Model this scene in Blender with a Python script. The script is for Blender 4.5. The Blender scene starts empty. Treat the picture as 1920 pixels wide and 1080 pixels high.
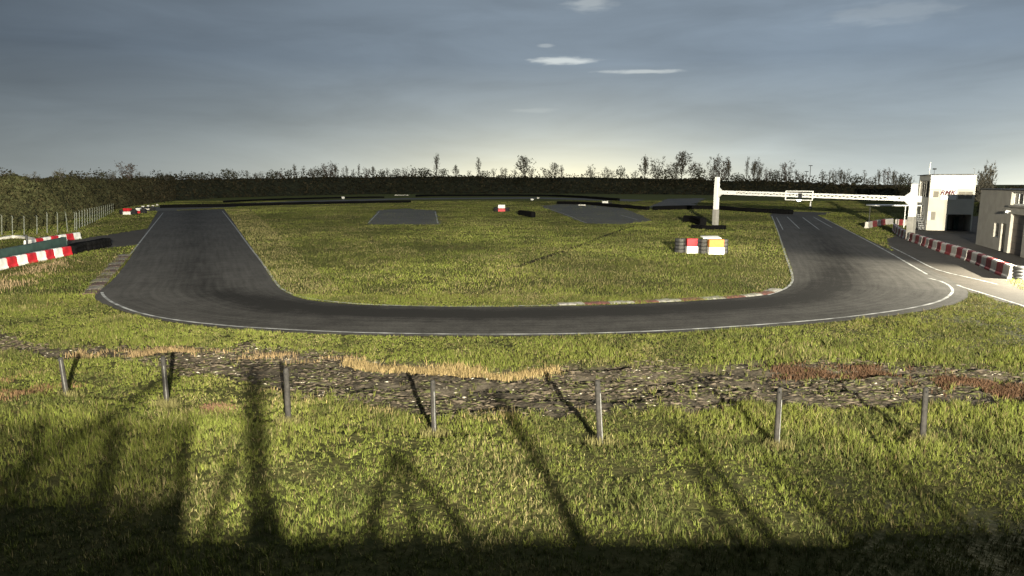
import bpy, math, random
import numpy as np
from mathutils import Vector

S = bpy.context.scene
COL = S.collection
R = math.radians
rng = np.random.default_rng(7)
random.seed(7)

# ------------------------------------------------------------------ camera
FPX, YH, CH = 1250.0, 345.0, 5.5          # focal length in px of a 1920 frame, horizon row, camera height
PITCH = math.atan((540 - YH) / FPX)
cam_d = bpy.data.cameras.new('camera'); cam = bpy.data.objects.new('camera', cam_d); COL.objects.link(cam)
cam.location = (0, 0, CH); cam.rotation_euler = (math.pi / 2 - PITCH, 0, 0)
cam_d.sensor_width = 36; cam_d.lens = 36 * FPX / 1920; cam_d.clip_start = .1; cam_d.clip_end = 9000
S.camera = cam
CP, SP = math.cos(PITCH), math.sin(PITCH)

S.view_settings.view_transform = 'Standard'; S.view_settings.look = 'None'
S.view_settings.exposure = 0.1; S.view_settings.gamma = 1
S.cycles.max_bounces = 4; S.cycles.diffuse_bounces = 2; S.cycles.glossy_bounces = 2

def ray(px, py):
    a, b = px - 960, 540 - py
    return Vector((a, FPX * CP + b * SP, -FPX * SP + b * CP))
def G(px, py, z=0.0):
    d = ray(px, py); t = (z - CH) / d.z
    return Vector((d.x * t, d.y * t, z))
def At(px, py, Y):
    d = ray(px, py); t = Y / d.y
    return Vector((d.x * t, Y, CH + d.z * t))
def P(x, y, z=0.0):                       # world -> photo pixel (numpy)
    zc = y * CP - (z - CH) * SP
    zc = np.where(zc < .05, .05, zc)
    yc = y * SP + (z - CH) * CP
    return 960 + FPX * x / zc, 540 - FPX * yc / zc

# ------------------------------------------------------------------ sky
w = bpy.data.worlds.new('World'); S.world = w; w.use_nodes = True
nt = w.node_tree; N = nt.nodes; L = nt.links
for n in list(N): N.remove(n)
def mth(op, a, b=None, c=None, nt_=None):
    n = (nt_ or nt).nodes.new('ShaderNodeMath'); n.operation = op
    for i, v in enumerate((a, b, c)):
        if v is None: continue
        if isinstance(v, (int, float)): n.inputs[i].default_value = v
        else: (nt_ or nt).links.new(v, n.inputs[i])
    return n.outputs[0]
def vmul(col, fac):
    n = N.new('ShaderNodeVectorMath'); n.operation = 'SCALE'
    if isinstance(col, tuple): n.inputs[0].default_value = col
    else: L.new(col, n.inputs[0])
    if isinstance(fac, (int, float)): n.inputs['Scale'].default_value = fac
    else: L.new(fac, n.inputs['Scale'])
    return n.outputs[0]
def vadd(a, b):
    n = N.new('ShaderNodeVectorMath'); n.operation = 'ADD'; L.new(a, n.inputs[0]); L.new(b, n.inputs[1]); return n.outputs[0]
tc = N.new('ShaderNodeTexCoord'); sep = N.new('ShaderNodeSeparateXYZ'); L.new(tc.outputs['Generated'], sep.inputs[0])
X, Y_, Z = sep.outputs
az = mth('ARCTAN2', X, Y_); el = mth('ARCSINE', Z)
ramp = N.new('ShaderNodeValToRGB'); L.new(mth('MAXIMUM', el, 0.0), ramp.inputs[0])
cr = ramp.color_ramp
stops = [(0, (.44, .49, .49)), (.035, (.38, .435, .45)), (.09, (.272, .325, .362)), (.17, (.188, .240, .298)), (.27, (.192, .240, .292)), (1, (.11, .145, .19))]
cr.elements[0].position = 0; cr.elements[0].color = (*stops[0][1], 1)
cr.elements[1].position = 1; cr.elements[1].color = (*stops[-1][1], 1)
for p, c in stops[1:-1]:
    e = cr.elements.new(p); e.color = (*c, 1)
mr = N.new('ShaderNodeMapRange'); mr.interpolation_type = 'SMOOTHSTEP'
L.new(az, mr.inputs[0]); mr.inputs[1].default_value = -.85; mr.inputs[2].default_value = .22
mr.inputs[3].default_value = .42; mr.inputs[4].default_value = 1.0
sky = vmul(ramp.outputs[0], mr.outputs[0])
# clouds: soft streaks and mottling
cv = N.new('ShaderNodeCombineXYZ')
L.new(mth('MULTIPLY', az, 2.2), cv.inputs[0]); L.new(mth('MULTIPLY', el, 11), cv.inputs[1])
nz = N.new('ShaderNodeTexNoise'); nz.inputs['Scale'].default_value = 1.5; nz.inputs['Detail'].default_value = 7; nz.inputs['Roughness'].default_value = .55
nz.inputs['Distortion'].default_value = .4
L.new(cv.outputs[0], nz.inputs['Vector'])
cl = N.new('ShaderNodeMapRange'); L.new(nz.outputs['Fac'], cl.inputs[0])
cl.inputs[1].default_value = .3; cl.inputs[2].default_value = .72; cl.inputs[3].default_value = .88; cl.inputs[4].default_value = 1.22
sky = vmul(sky, cl.outputs[0])
def gauss(v, c, s):
    d = mth('DIVIDE', mth('SUBTRACT', v, c), s); return mth('EXPONENT', mth('MULTIPLY', mth('MULTIPLY', d, d), -1.0))
def fall(s): return mth('EXPONENT', mth('DIVIDE', mth('MAXIMUM', el, 0.0), -s))
sky = vadd(sky, vmul((.52, .42, .17), mth('MULTIPLY', gauss(az, .075, .18), fall(.03))))
sky = vadd(sky, vmul((.42, .37, .21), mth('MULTIPLY', gauss(az, .04, .36), fall(.06))))
sky = vadd(sky, vmul((.48, .45, .31), mth('MULTIPLY', gauss(az, .70, .12), fall(.036))))
# moonlit cloud wisps
nw = N.new('ShaderNodeTexNoise'); nw.inputs['Scale'].default_value = 14; nw.inputs['Detail'].default_value = 5
cw = N.new('ShaderNodeCombineXYZ'); L.new(mth('MULTIPLY', az, 2.0), cw.inputs[0]); L.new(mth('MULTIPLY', el, 9), cw.inputs[1]); L.new(cw.outputs[0], nw.inputs['Vector'])
wob = mth('MULTIPLY', mth('SUBTRACT', nw.outputs['Fac'], .5), 1.5)
for px, py, sx, sy, k, tilt in ((1050, 114, .056, .0056, .36, 0), (1200, 134, .062, .0032, .24, .02), (1023, 86, .012, .003, .12, 0), (1000, 207, .04, .004, .05, 0), (1105, 6, .04, .012, .15, 0), (1670, 24, .09, .016, .06, 0)):
    d = ray(px, py).normalized(); a0, e0 = math.atan2(d.x, d.y), math.asin(d.z)
    da = mth('DIVIDE', mth('SUBTRACT', az, a0), sx)
    de = mth('DIVIDE', mth('ADD', mth('SUBTRACT', el, e0), mth('MULTIPLY', mth('SUBTRACT', az, a0), tilt)), sy)
    r2 = mth('ADD', mth('MULTIPLY', da, da), mth('MULTIPLY', de, de))
    q = N.new('ShaderNodeMapRange'); q.interpolation_type = 'SMOOTHSTEP'
    L.new(mth('ADD', mth('SQRT', r2), wob), q.inputs[0])
    q.inputs[1].default_value = 1.15; q.inputs[2].default_value = .25; q.inputs[3].default_value = 0; q.inputs[4].default_value = k
    sky = vadd(sky, vmul((1.0, .98, .84), q.outputs[0]))
st = N.new('ShaderNodeTexSky'); st.sky_type = 'NISHITA'; st.sun_disc = False
MOON_EL, MOON_AZ = R(52), R(205)
st.sun_elevation = MOON_EL; st.sun_rotation = MOON_AZ
sky = vadd(sky, vmul(st.outputs[0], .002))
bg = N.new('ShaderNodeBackground'); L.new(sky, bg.inputs[0]); bg.inputs[1].default_value = 1.0
wo = N.new('ShaderNodeOutputWorld'); L.new(bg.outputs[0], wo.inputs[0])

# ------------------------------------------------------------------ lights: the moon, two floodlights of the circuit and an added fill beam
sd = bpy.data.lights.new('moon', 'SUN'); so = bpy.data.objects.new('moon', sd); COL.objects.link(so)
sd.energy = .55; sd.angle = R(.5); sd.color = (.92, .96, 1.0)
so.rotation_euler = (math.pi / 2 - MOON_EL, 0, math.pi - MOON_AZ + math.pi)
LAMP = Vector((6, -15, 8.6))
def flood(name, pos, aim, watts, color, size, blend, rad, throw=0):
    d = bpy.data.lights.new(name, 'SPOT'); o = bpy.data.objects.new(name, d); COL.objects.link(o)
    o.location = pos; o.rotation_euler = (Vector(aim) - Vector(pos)).to_track_quat('-Z', 'Y').to_euler()
    d.energy = watts; d.color = color; d.spot_size = R(size); d.spot_blend = blend; d.shadow_soft_size = rad
    if throw:                               # long-throw optics: the beam is strongest far out, so it fades with distance, not distance squared
        d.use_nodes = True; t = d.node_tree; f = t.nodes.new('ShaderNodeLightFalloff'); f.inputs['Strength'].default_value = 1 / throw
        e = next(n for n in t.nodes if n.type == 'EMISSION'); t.links.new(f.outputs['Linear'], e.inputs['Strength'])
    return o
flood('floodlight_beam', LAMP, (2, 45, 3), 6.0e5, (1.0, .93, .76), 130, .4, .12, 75)
flood('shadow_fill_beam', LAMP + Vector((1.2, 0, -.25)), (2, 45, 3), 1.2e5, (1.0, .93, .76), 130, .4, .2, 75)  # added fill beam beside the main lamp, makes the cast shadows fainter
LAMP2 = Vector((33.8, 36.0, 4.0))
flood('pit_floodlight_beam', LAMP2, (26, 33, 0), 50000, (1.0, .93, .74), 172, .3, .15)

# ------------------------------------------------------------------ helpers
class MB:
    def __init__(s): s.v = []; s.f = []; s.m = []
    def add(s, vs, fs, mi=0):
        o = len(s.v); s.v += [tuple(v) for v in vs]
        for f in fs: s.f.append(tuple(i + o for i in f)); s.m.append(mi)
    def quad(s, a, b, c, d, mi=0): s.add((a, b, c, d), ((0, 1, 2, 3),), mi)
    def obox(s, o, u, v, h, mi=0):
        """box from corner o along vectors u, v, h"""
        o, u, v, h = Vector(o), Vector(u), Vector(v), Vector(h)
        p = [o, o + u, o + u + v, o + v, o + h, o + u + h, o + u + v + h, o + v + h]
        s.add(p, ((3, 2, 1, 0), (4, 5, 6, 7), (0, 1, 5, 4), (1, 2, 6, 5), (2, 3, 7, 6), (3, 0, 4, 7)), mi)
    def box(s, c, d, mi=0):
        s.obox((c[0] - d[0] / 2, c[1] - d[1] / 2, c[2] - d[2] / 2), (d[0], 0, 0), (0, d[1], 0), (0, 0, d[2]), mi)
    def tube(s, a, b, r0, r1=None, n=8, mi=0, cap=True):
        a, b = Vector(a), Vector(b); r1 = r0 if r1 is None else r1
        d = (b - a).normalized(); x = d.orthogonal().normalized(); y = d.cross(x)
        vs = []
        for p, r in ((a, r0), (b, r1)):
            for i in range(n):
                t = 2 * math.pi * i / n; vs.append(p + x * (r * math.cos(t)) + y * (r * math.sin(t)))
        fs = [(i, (i + 1) % n, n + (i + 1) % n, n + i) for i in range(n)]
        if cap: fs += [tuple(range(n))[::-1], tuple(range(n, 2 * n))]
        s.add(vs, fs, mi)
    def torus(s, c, R0, r, n=16, m=8, sq=1.0, mi=0):
        vs = []
        for i in range(n):
            a = 2 * math.pi * i / n
            for j in range(m):
                b = 2 * math.pi * j / m
                cb, sb = math.cos(b), math.sin(b)
                cb = math.copysign(abs(cb) ** .6, cb); sb = math.copysign(abs(sb) ** .6, sb)
                q = R0 + r * cb
                vs.append((c[0] + q * math.cos(a), c[1] + q * math.sin(a), c[2] + r * sq * sb))
        s.add(vs, [(i * m + j, ((i + 1) % n) * m + j, ((i + 1) % n) * m + (j + 1) % m, i * m + (j + 1) % m) for i in range(n) for j in range(m)], mi)
    def build(s, name, mats, parent=None, bevel=0, smooth=False):
        me = bpy.data.meshes.new(name); me.from_pydata(s.v, [], s.f)
        if not isinstance(mats, (list, tuple)): mats = [mats]
        for m in mats: me.materials.append(m)
        if len(mats) > 1: me.polygons.foreach_set('material_index', s.m)
        if smooth: me.polygons.foreach_set('use_smooth', [True] * len(me.polygons))
        me.update()
        o = bpy.data.objects.new(name, me); COL.objects.link(o)
        if parent: o.parent = parent
        if bevel:
            b = o.modifiers.new('bevel', 'BEVEL'); b.width = bevel; b.segments = 2; b.limit_method = 'ANGLE'
        return o
def tag(o, label, cat, group=None):
    o['label'] = label; o['category'] = cat
    if group: o['group'] = group
    return o
def thing(name, label, cat, loc=(0, 0, 0), rz=0, group=None):
    o = bpy.data.objects.new(name, None); COL.objects.link(o); o.location = loc; o.rotation_euler = (0, 0, rz)
    o.empty_display_size = .2
    return tag(o, label, cat, group)
KIDS = {}
def dup(root, loc, rz, sc=None, label=None, group=None):
    r = root.copy(); COL.objects.link(r); r.location = loc; r.rotation_euler = (0, 0, rz)
    if sc: r.scale = sc
    if label: r['label'] = label
    if group: r['group'] = group
    for ch in list(root.children):
        c = ch.copy(); COL.objects.link(c); c.parent = r
        for g in list(ch.children):
            d = g.copy(); COL.objects.link(d); d.parent = c
    return r
def structure(o): o['kind'] = 'structure'; return o
def stuff(o): o['kind'] = 'stuff'; return o
ORD = 'first second third fourth fifth sixth seventh eighth ninth tenth eleventh twelfth thirteenth fourteenth fifteenth sixteenth seventeenth eighteenth nineteenth twentieth'.split()
def nth(i):
    if i < 20: return ORD[i]
    tens = {2: 'twenty', 3: 'thirty', 4: 'forty'}[(i + 1) // 10]
    u = (i + 1) % 10
    return {2: 'twentieth', 3: 'thirtieth', 4: 'fortieth'}[(i + 1) // 10] if u == 0 else tens + '-' + ORD[u - 1]

# ------------------------------------------------------------------ materials
def mat(name, c, rough=.7, spec=.3, var=.18, scale=6, c2=None, bump=0, bscale=40, metal=0, emit=None):
    m = bpy.data.materials.new(name); m.use_nodes = True
    t = m.node_tree; b = t.nodes['Principled BSDF']
    b.inputs['Roughness'].default_value = rough; b.inputs['Specular IOR Level'].default_value = spec; b.inputs['Metallic'].default_value = metal
    tco = t.nodes.new('ShaderNodeTexCoord')
    n = t.nodes.new('ShaderNodeTexNoise'); n.inputs['Scale'].default_value = scale; n.inputs['Detail'].default_value = 6
    t.links.new(tco.outputs['Object'], n.inputs['Vector'])
    mx = t.nodes.new('ShaderNodeMix'); mx.data_type = 'RGBA'
    mx.inputs[6].default_value = (*[x * (1 - var) for x in c], 1)
    mx.inputs[7].default_value = (*(c2 or [min(1, x * (1 + var)) for x in c]), 1)
    rr = t.nodes.new('ShaderNodeMapRange'); rr.inputs[1].default_value = .35; rr.inputs[2].default_value = .68
    t.links.new(n.outputs['Fac'], rr.inputs[0]); t.links.new(rr.outputs[0], mx.inputs[0])
    t.links.new(mx.outputs[2], b.inputs['Base Color'])
    if bump:
        n2 = t.nodes.new('ShaderNodeTexNoise'); n2.inputs['Scale'].default_value = bscale; n2.inputs['Detail'].default_value = 4
        t.links.new(tco.outputs['Object'], n2.inputs['Vector'])
        bp = t.nodes.new('ShaderNodeBump'); bp.inputs['Strength'].default_value = bump; bp.inputs['Distance'].default_value = .05
        t.links.new(n2.outputs['Fac'], bp.inputs['Height']); t.links.new(bp.outputs[0], b.inputs['Normal'])
    if emit:
        b.inputs['Emission Color'].default_value = (*emit[0], 1); b.inputs['Emission Strength'].default_value = emit[1]
    return m
def attr_mat(name, rough=.75, spec=.15, trans=0):
    m = bpy.data.materials.new(name); m.use_nodes = True
    t = m.node_tree; b = t.nodes['Principled BSDF']
    b.inputs['Roughness'].default_value = rough; b.inputs['Specular IOR Level'].default_value = spec
    a = t.nodes.new('ShaderNodeAttribute'); a.attribute_name = 'Col'
    t.links.new(a.outputs['Color'], b.inputs['Base Color'])
    return m
M_white = mat('white_paint', (.74, .73, .68), .5, var=.06, scale=2)
M_whiteplastic = mat('white_plastic', (.66, .65, .60), .5, var=.2, scale=2.2)
M_redplastic = mat('red_plastic', (.40, .016, .022), .5, var=.32, scale=2.2)
M_redfaded = mat('faded_red_plastic', (.20, .028, .028), .6, var=.25, scale=3)
M_whitefaded = mat('faded_white_plastic', (.46, .43, .38), .6, var=.15, scale=3)
M_orange = mat('orange_plastic', (.50, .17, .035), .5, var=.08)
M_tyre = mat('tyre_rubber', (.018, .018, .018), .8, var=.3, scale=8)
M_edge = mat('lit_post_edge', (.11, .108, .10), .6, var=.3, scale=12)  # pale tone for the lamplit edge of the fence posts
M_tyrewall = mat('old_black_tyres', (.006, .006, .006), .95, .02, var=.3)
M_tyregrey = mat('weathered_tyre', (.07, .068, .06), .85, var=.3, scale=8)
M_post = mat('grey_post', (.022, .020, .017), .8, var=.4, scale=9, bump=.4)
M_fpost = mat('pale_fence_post', (.14, .15, .12), .7, var=.25)
M_pad = mat('grey_pad', (.26, .25, .22), .7, var=.12, scale=3)
M_render = mat('grey_render', (.36, .335, .285), .85, var=.1, scale=1.2, bump=.15, bscale=20)
M_cream = mat('cream_render', (.66, .63, .54), .8, var=.07, scale=.8, bump=.1, bscale=15)
M_creamshade = mat('shaded_cream_render', (.50, .47, .39), .8, var=.08, scale=.8, bump=.1, bscale=15)  # cream wall in shade: the shadow on the lower front put into colour
M_dark = mat('dark_metal', (.03, .03, .03), .5, var=.2)
M_glass = mat('dark_glass', (.035, .035, .036), .12, .5, var=.2, scale=1)
M_blind = mat('beige_blind', (.20, .18, .14), .6, var=.12, scale=2)
M_door = mat('brown_door', (.15, .12, .10), .6, var=.15, scale=1.5)
M_teal = mat('green_belt', (.034, .062, .052), .6, var=.2, scale=2)
M_steel = mat('galvanised_steel', (.30, .30, .29), .45, var=.15, metal=.3)
M_sign = mat('maroon_lettering', (.10, .018, .022), .6, var=.1)
M_wood = mat('weathered_board', (.2, .16, .1), .8, var=.25)
M_concrete = mat('pale_concrete', (.55, .52, .45), .85, var=.12, scale=2, bump=.2)
M_line = mat('line_paint', (.27, .27, .255), .8, var=.6, scale=1.6)
M_kred = mat('faded_red_kerb', (.125, .048, .036), .85, var=.5, scale=5)
M_kwhite = mat('faded_white_kerb', (.27, .255, .22), .85, var=.45, scale=5)
M_kgrey = mat('worn_kerb', (.16, .14, .12), .85, var=.4, scale=5)
M_kdull = mat('dull_red_kerb', (.085, .05, .045), .85, var=.5, scale=5)
M_bulb = mat('lit_lamp', (.6, .6, .8), .4, emit=((.75, .8, 1.0), 9.0))
M_bark = mat('grey_bark', (.065, .06, .048), .9, var=.3)
M_twig = mat('bare_twigs', (.085, .078, .058), .9, var=.3, scale=3)
M_leafd = mat('dark_foliage', (.050, .050, .026), .8, var=.5, scale=3)
M_russet = mat('russet_foliage', (.065, .043, .026), .9, var=.4, scale=3)
M_blade = attr_mat('grass_blades'); M_scrub = attr_mat('scrub_leaves', .85, .1)

def asphalt(name, c, rub=False):
    m = bpy.data.materials.new(name); m.use_nodes = True
    t = m.node_tree; b = t.nodes['Principled BSDF']; b.inputs['Roughness'].default_value = .95; b.inputs['Specular IOR Level'].default_value = .08
    tco = t.nodes.new('ShaderNodeTexCoord')
    def nz(sc, det=5, r=.6):
        n = t.nodes.new('ShaderNodeTexNoise'); n.inputs['Scale'].default_value = sc; n.inputs['Detail'].default_value = det; n.inputs['Roughness'].default_value = r
        t.links.new(tco.outputs['Object'], n.inputs['Vector']); return n.outputs['Fac']
    f1 = nz(.16, 6, .62); f2 = nz(9, 3); f3 = nz(1.1, 5, .7)
    f4 = nz(45, 2)
    k = mth('ADD', mth('MULTIPLY', f1, .7, nt_=t), mth('ADD', mth('MULTIPLY', f2, .7, nt_=t), mth('MULTIPLY', f3, .8, nt_=t), nt_=t), nt_=t)
    k = mth('ADD', k, mth('MULTIPLY', mth('SUBTRACT', f4, .5, nt_=t), 1.2, nt_=t), nt_=t)
    k = mth('SUBTRACT', k, .12, nt_=t)
    if rub:
        a = t.nodes.new('ShaderNodeAttribute'); a.attribute_name = 'rubber'
        st_ = nz(.5, 4, .7)
        au = t.nodes.new('ShaderNodeAttribute'); au.attribute_name = 'across'; al = t.nodes.new('ShaderNodeAttribute'); al.attribute_name = 'along'
        cb = t.nodes.new('ShaderNodeCombineXYZ'); t.links.new(mth('MULTIPLY', au.outputs['Fac'], 34.0, nt_=t), cb.inputs[0]); t.links.new(mth('MULTIPLY', al.outputs['Fac'], .16, nt_=t), cb.inputs[1])
        ns_ = t.nodes.new('ShaderNodeTexNoise'); ns_.inputs['Scale'].default_value = 1; ns_.inputs['Detail'].default_value = 3; t.links.new(cb.outputs[0], ns_.inputs['Vector'])
        k = mth('ADD', k, mth('MULTIPLY', mth('SUBTRACT', ns_.outputs['Fac'], .5, nt_=t), .8, nt_=t), nt_=t)
        k = mth('SUBTRACT', k, mth('MULTIPLY', a.outputs['Fac'], mth('ADD', .22, mth('MULTIPLY', st_, .75, nt_=t), nt_=t), nt_=t), nt_=t)
    k = mth('MAXIMUM', k, .25, nt_=t)
    v = t.nodes.new('ShaderNodeVectorMath'); v.operation = 'SCALE'; v.inputs[0].default_value = c; t.links.new(k, v.inputs['Scale'])
    t.links.new(v.outputs[0], b.inputs['Base Color'])
    bp = t.nodes.new('ShaderNodeBump'); bp.inputs['Strength'].default_value = .5; bp.inputs['Distance'].default_value = .02
    t.links.new(nz(30, 3), bp.inputs['Height']); t.links.new(bp.outputs[0], b.inputs['Normal'])
    return m
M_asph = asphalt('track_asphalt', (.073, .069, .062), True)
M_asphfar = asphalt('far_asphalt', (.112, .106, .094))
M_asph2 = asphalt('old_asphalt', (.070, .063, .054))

# ------------------------------------------------------------------ numeric helpers
LAT = {}
def vnoise(x, y, sc, seed):
    if seed not in LAT: LAT[seed] = np.random.default_rng(seed).random((256, 256))
    T = LAT[seed]
    x = np.asarray(x) / sc + 1000.3; y = np.asarray(y) / sc + 1000.7
    xi = np.floor(x).astype(int); yi = np.floor(y).astype(int); fx = x - xi; fy = y - yi
    fx = fx * fx * (3 - 2 * fx); fy = fy * fy * (3 - 2 * fy)
    a = T[xi % 256, yi % 256]; b = T[(xi + 1) % 256, yi % 256]; c = T[xi % 256, (yi + 1) % 256]; d = T[(xi + 1) % 256, (yi + 1) % 256]
    return (a * (1 - fx) + b * fx) * (1 - fy) + (c * (1 - fx) + d * fx) * fy
def fbm(x, y, sc, seed, o=4):
    s = 0; a = .5; t = 0
    for i in range(o):
        s = s + a * vnoise(x, y, sc / 2 ** i, seed + i); t += a; a *= .55
    return s / t
def inpoly(x, y, poly):
    x = np.asarray(x); y = np.asarray(y); r = np.zeros(x.shape, bool); n = len(poly)
    for i in range(n):
        x0, y0 = poly[i]; x1, y1 = poly[(i + 1) % n]
        if y0 == y1: continue
        c = ((y0 > y) != (y1 > y)) & (x < (x1 - x0) * (y - y0) / (y1 - y0) + x0)
        r ^= c
    return r
def sst(a, b, v): t = np.clip((v - a) / (b - a), 0, 1); return t * t * (3 - 2 * t)

# ------------------------------------------------------------------ ground layout (outlines as seen in the photograph, laid on the ground)
SOIL_U = [(-600, 600), (0, 622), (60, 638), (150, 655), (310, 650), (480, 655), (660, 672), (850, 690), (1040, 690), (1200, 681), (1400, 680), (1500, 676), (1700, 680), (1920, 690), (2600, 720)]
SOIL_L = [(-600, 640), (0, 660), (100, 668), (250, 680), (330, 696), (430, 712), (540, 732), (640, 752), (780, 772), (1000, 772), (1200, 769), (1400, 768), (1560, 762), (1700, 757), (1920, 758), (2600, 770)]
def soil_mask(px, py):
    u = np.interp(px, [p[0] for p in SOIL_U], [p[1] for p in SOIL_U]); l = np.interp(px, [p[0] for p in SOIL_L], [p[1] for p in SOIL_L])
    wb = (fbm(px, py * 2.2, 60, 91) - .5) * 34
    return sst(-7, 7, py + wb - u) * sst(-9, 9, l - py - wb)
def hz(x, y):
    px, py = P(x, y)
    k = sst(640, 672, py) * (y > 1)
    s = soil_mask(px, py)
    z = (fbm(x, y, 2.4, 11) - .5) * .26 + (fbm(x, y, .7, 21, 2) - .5) * .07
    z = z - s * (.12 + (.5 - fbm(x * .5, y * 1.8, .8, 31, 4)) * .50)
    step = np.interp(px, [0, 125, 312, 541, 813, 1126, 1455, 1730, 1920], [735, 748, 765, 797, 822, 836, 842, 834, 838])
    z = z + .10 * sst(-4, 10, py - step) - .05 * sst(-14, -2, py - step) * sst(8, -2, py - step)
    return z * k
def hz1(v): return float(hz(np.array([v[0]]), np.array([v[1]]))[0])

def lines(lo, hi, st, far0, far1, n):
    core = np.arange(lo, hi + 1e-6, st)
    a = -np.geomspace(1, far0, n)[::-1] + lo; b = np.geomspace(1, far1, n) + hi
    return np.concatenate([a, core, b])
gx = lines(-26, 26, .2, 4000, 4000, 26); gy = lines(4, 31, .16, 600, 5000, 26)
XX, YY = np.meshgrid(gx, gy); xs, ys = XX.ravel(), YY.ravel()
zs = hz(xs, ys)
ppx, ppy = P(xs, ys)
front = ys > 3
soil = soil_mask(ppx, ppy) * front
nx, ny = len(gx), len(gy)
idx = (np.arange(ny - 1)[:, None] * nx + np.arange(nx - 1)[None, :]).ravel()
faces = np.stack([idx, idx + 1, idx + nx + 1, idx + nx], 1)
def np_mesh(name, verts, faces_, material, fattrs=None, cattr=None, smooth=False):
    me = bpy.data.meshes.new(name); k = faces_.shape[1]
    me.vertices.add(len(verts)); me.vertices.foreach_set('co', np.ascontiguousarray(verts, dtype=np.float32).ravel())
    me.loops.add(faces_.size); me.loops.foreach_set('vertex_index', np.ascontiguousarray(faces_, dtype=np.int32).ravel())
    me.polygons.add(len(faces_)); me.polygons.foreach_set('loop_start', np.arange(0, faces_.size, k, dtype=np.int32))
    me.polygons.foreach_set('loop_total', np.full(len(faces_), k, dtype=np.int32))
    if smooth: me.polygons.foreach_set('use_smooth', np.ones(len(faces_), bool))
    for nme, a in (fattrs or {}).items():
        t = me.attributes.new(nme, 'FLOAT', 'POINT'); t.data.foreach_set('value', np.ascontiguousarray(a, dtype=np.float32))
    if cattr is not None:
        t = me.attributes.new('Col', 'FLOAT_COLOR', 'POINT')
        t.data.foreach_set('color', np.ascontiguousarray(np.concatenate([cattr, np.ones((len(cattr), 1))], 1), dtype=np.float32).ravel())
    me.materials.append(material); me.update(calc_edges=True); me.validate()
    o = bpy.data.objects.new(name, me); COL.objects.link(o); return o
def ground_mat():
    m = bpy.data.materials.new('turf_and_soil'); m.use_nodes = True
    t = m.node_tree; b = t.nodes['Principled BSDF']; b.inputs['Roughness'].default_value = .95; b.inputs['Specular IOR Level'].default_value = .05
    tco = t.nodes.new('ShaderNodeTexCoord')
    def nz(sc, det=5):
        n = t.nodes.new('ShaderNodeTexNoise'); n.inputs['Scale'].default_value = sc; n.inputs['Detail'].default_value = det
        t.links.new(tco.outputs['Object'], n.inputs['Vector'])
        q = t.nodes.new('ShaderNodeMapRange'); q.inputs[1].default_value = .35; q.inputs[2].default_value = .65; t.links.new(n.outputs['Fac'], q.inputs[0]); return q.outputs[0]
    def mix(f, a, c):
        x = t.nodes.new('ShaderNodeMix'); x.data_type = 'RGBA'
        t.links.new(f, x.inputs[0])
        for s, v in ((6, a), (7, c)):
            if isinstance(v, tuple): x.inputs[s].default_value = (*v, 1)
            else: t.links.new(v, x.inputs[s])
        return x.outputs[2]
    aw = t.nodes.new('ShaderNodeAttribute'); aw.attribute_name = 'sward'
    turf = mix(nz(.12), mix(nz(1.5), (.066, .078, .014), (.092, .098, .022)), mix(nz(2), (.100, .092, .030), (.062, .062, .018)))
    so_ = mix(nz(3), (.030, .026, .019), (.066, .056, .042))
    a = t.nodes.new('ShaderNodeAttribute'); a.attribute_name = 'soil'
    turf = mix(aw.outputs['Fac'], turf, mix(nz(4), (.028, .031, .010), (.050, .047, .018)))
    t.links.new(mix(a.outputs['Fac'], turf, so_), b.inputs['Base Color'])
    bp = t.nodes.new('ShaderNodeBump'); bp.inputs['Strength'].default_value = .5; bp.inputs['Distance'].default_value = .04
    t.links.new(nz(9, 6), bp.inputs['Height']); t.links.new(bp.outputs[0], b.inputs['Normal'])
    return m
structure(np_mesh('ground', np.stack([xs, ys, zs], 1), faces, ground_mat(), {'soil': soil, 'sward': front * sst(45, 30, ys)}, smooth=True))

# ---- asphalt
PAIRS = [((296, 396), (420, 392)), ((258, 460), (452, 437)), ((240, 490), (482, 480)), ((212, 525), (505, 517)), ((178, 556), (520, 537)), ((212, 578), (540, 551)), ((300, 601), (580, 563)), ((430, 617), (660, 571)), ((620, 628), (780, 575)), ((900, 632), (930, 576)), ((1200, 627), (1130, 573)), ((1400, 617), (1300, 565)), ((1600, 601), (1420, 555)), ((1730, 584), (1468, 545)), ((1800, 567), (1486, 530)), ((1815, 548), (1485, 508)), ((1780, 524), (1475, 478)), ((1720, 495), (1464, 450)), ((1660, 465), (1456, 428)), ((1600, 437), (1450, 413)), ((1535, 405), (1443, 403))]
def catmull(pts, n):
    pts = [Vector(p) for p in pts]; out = []
    for i in range(len(pts) - 1):
        p0 = pts[max(i - 1, 0)]; p1 = pts[i]; p2 = pts[i + 1]; p3 = pts[min(i + 2, len(pts) - 1)]
        for k in range(n):
            t = k / n
            out.append(.5 * ((2 * p1) + (p2 - p0) * t + (2 * p0 - 5 * p1 + 4 * p2 - p3) * t * t + (3 * p1 - p0 - 3 * p2 + p3) * t ** 3))
    out.append(pts[-1]); return out
OUT = catmull([G(*a).to_2d() for a, b in PAIRS], 10); INN = catmull([G(*b).to_2d() for a, b in PAIRS], 10)
K = 14; tv = []; tr = []; tu = []; tl = []; sl_ = 0
for i, (a, b) in enumerate(zip(OUT, INN)):
    if i: sl_ += ((a + b) / 2 - (OUT[i - 1] + INN[i - 1]) / 2).length
    for k in range(K + 1):
        tu.append(k / K); tl.append(sl_)
        p = a.lerp(b, k / K); tv.append((p.x, p.y, .024))
        u = k / K; t = i / (len(OUT) - 1)
        c = .5 + .24 * float(sst(.10, .30, t) * sst(.90, .70, t))
        tr.append(.56 * float(sst(.18, .34, t) * sst(.80, .58, t)) + math.exp(-((u - c) / .17) ** 2) * (.45 + .8 * float(sst(.05, .30, t) * sst(.95, .72, t))))
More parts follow.
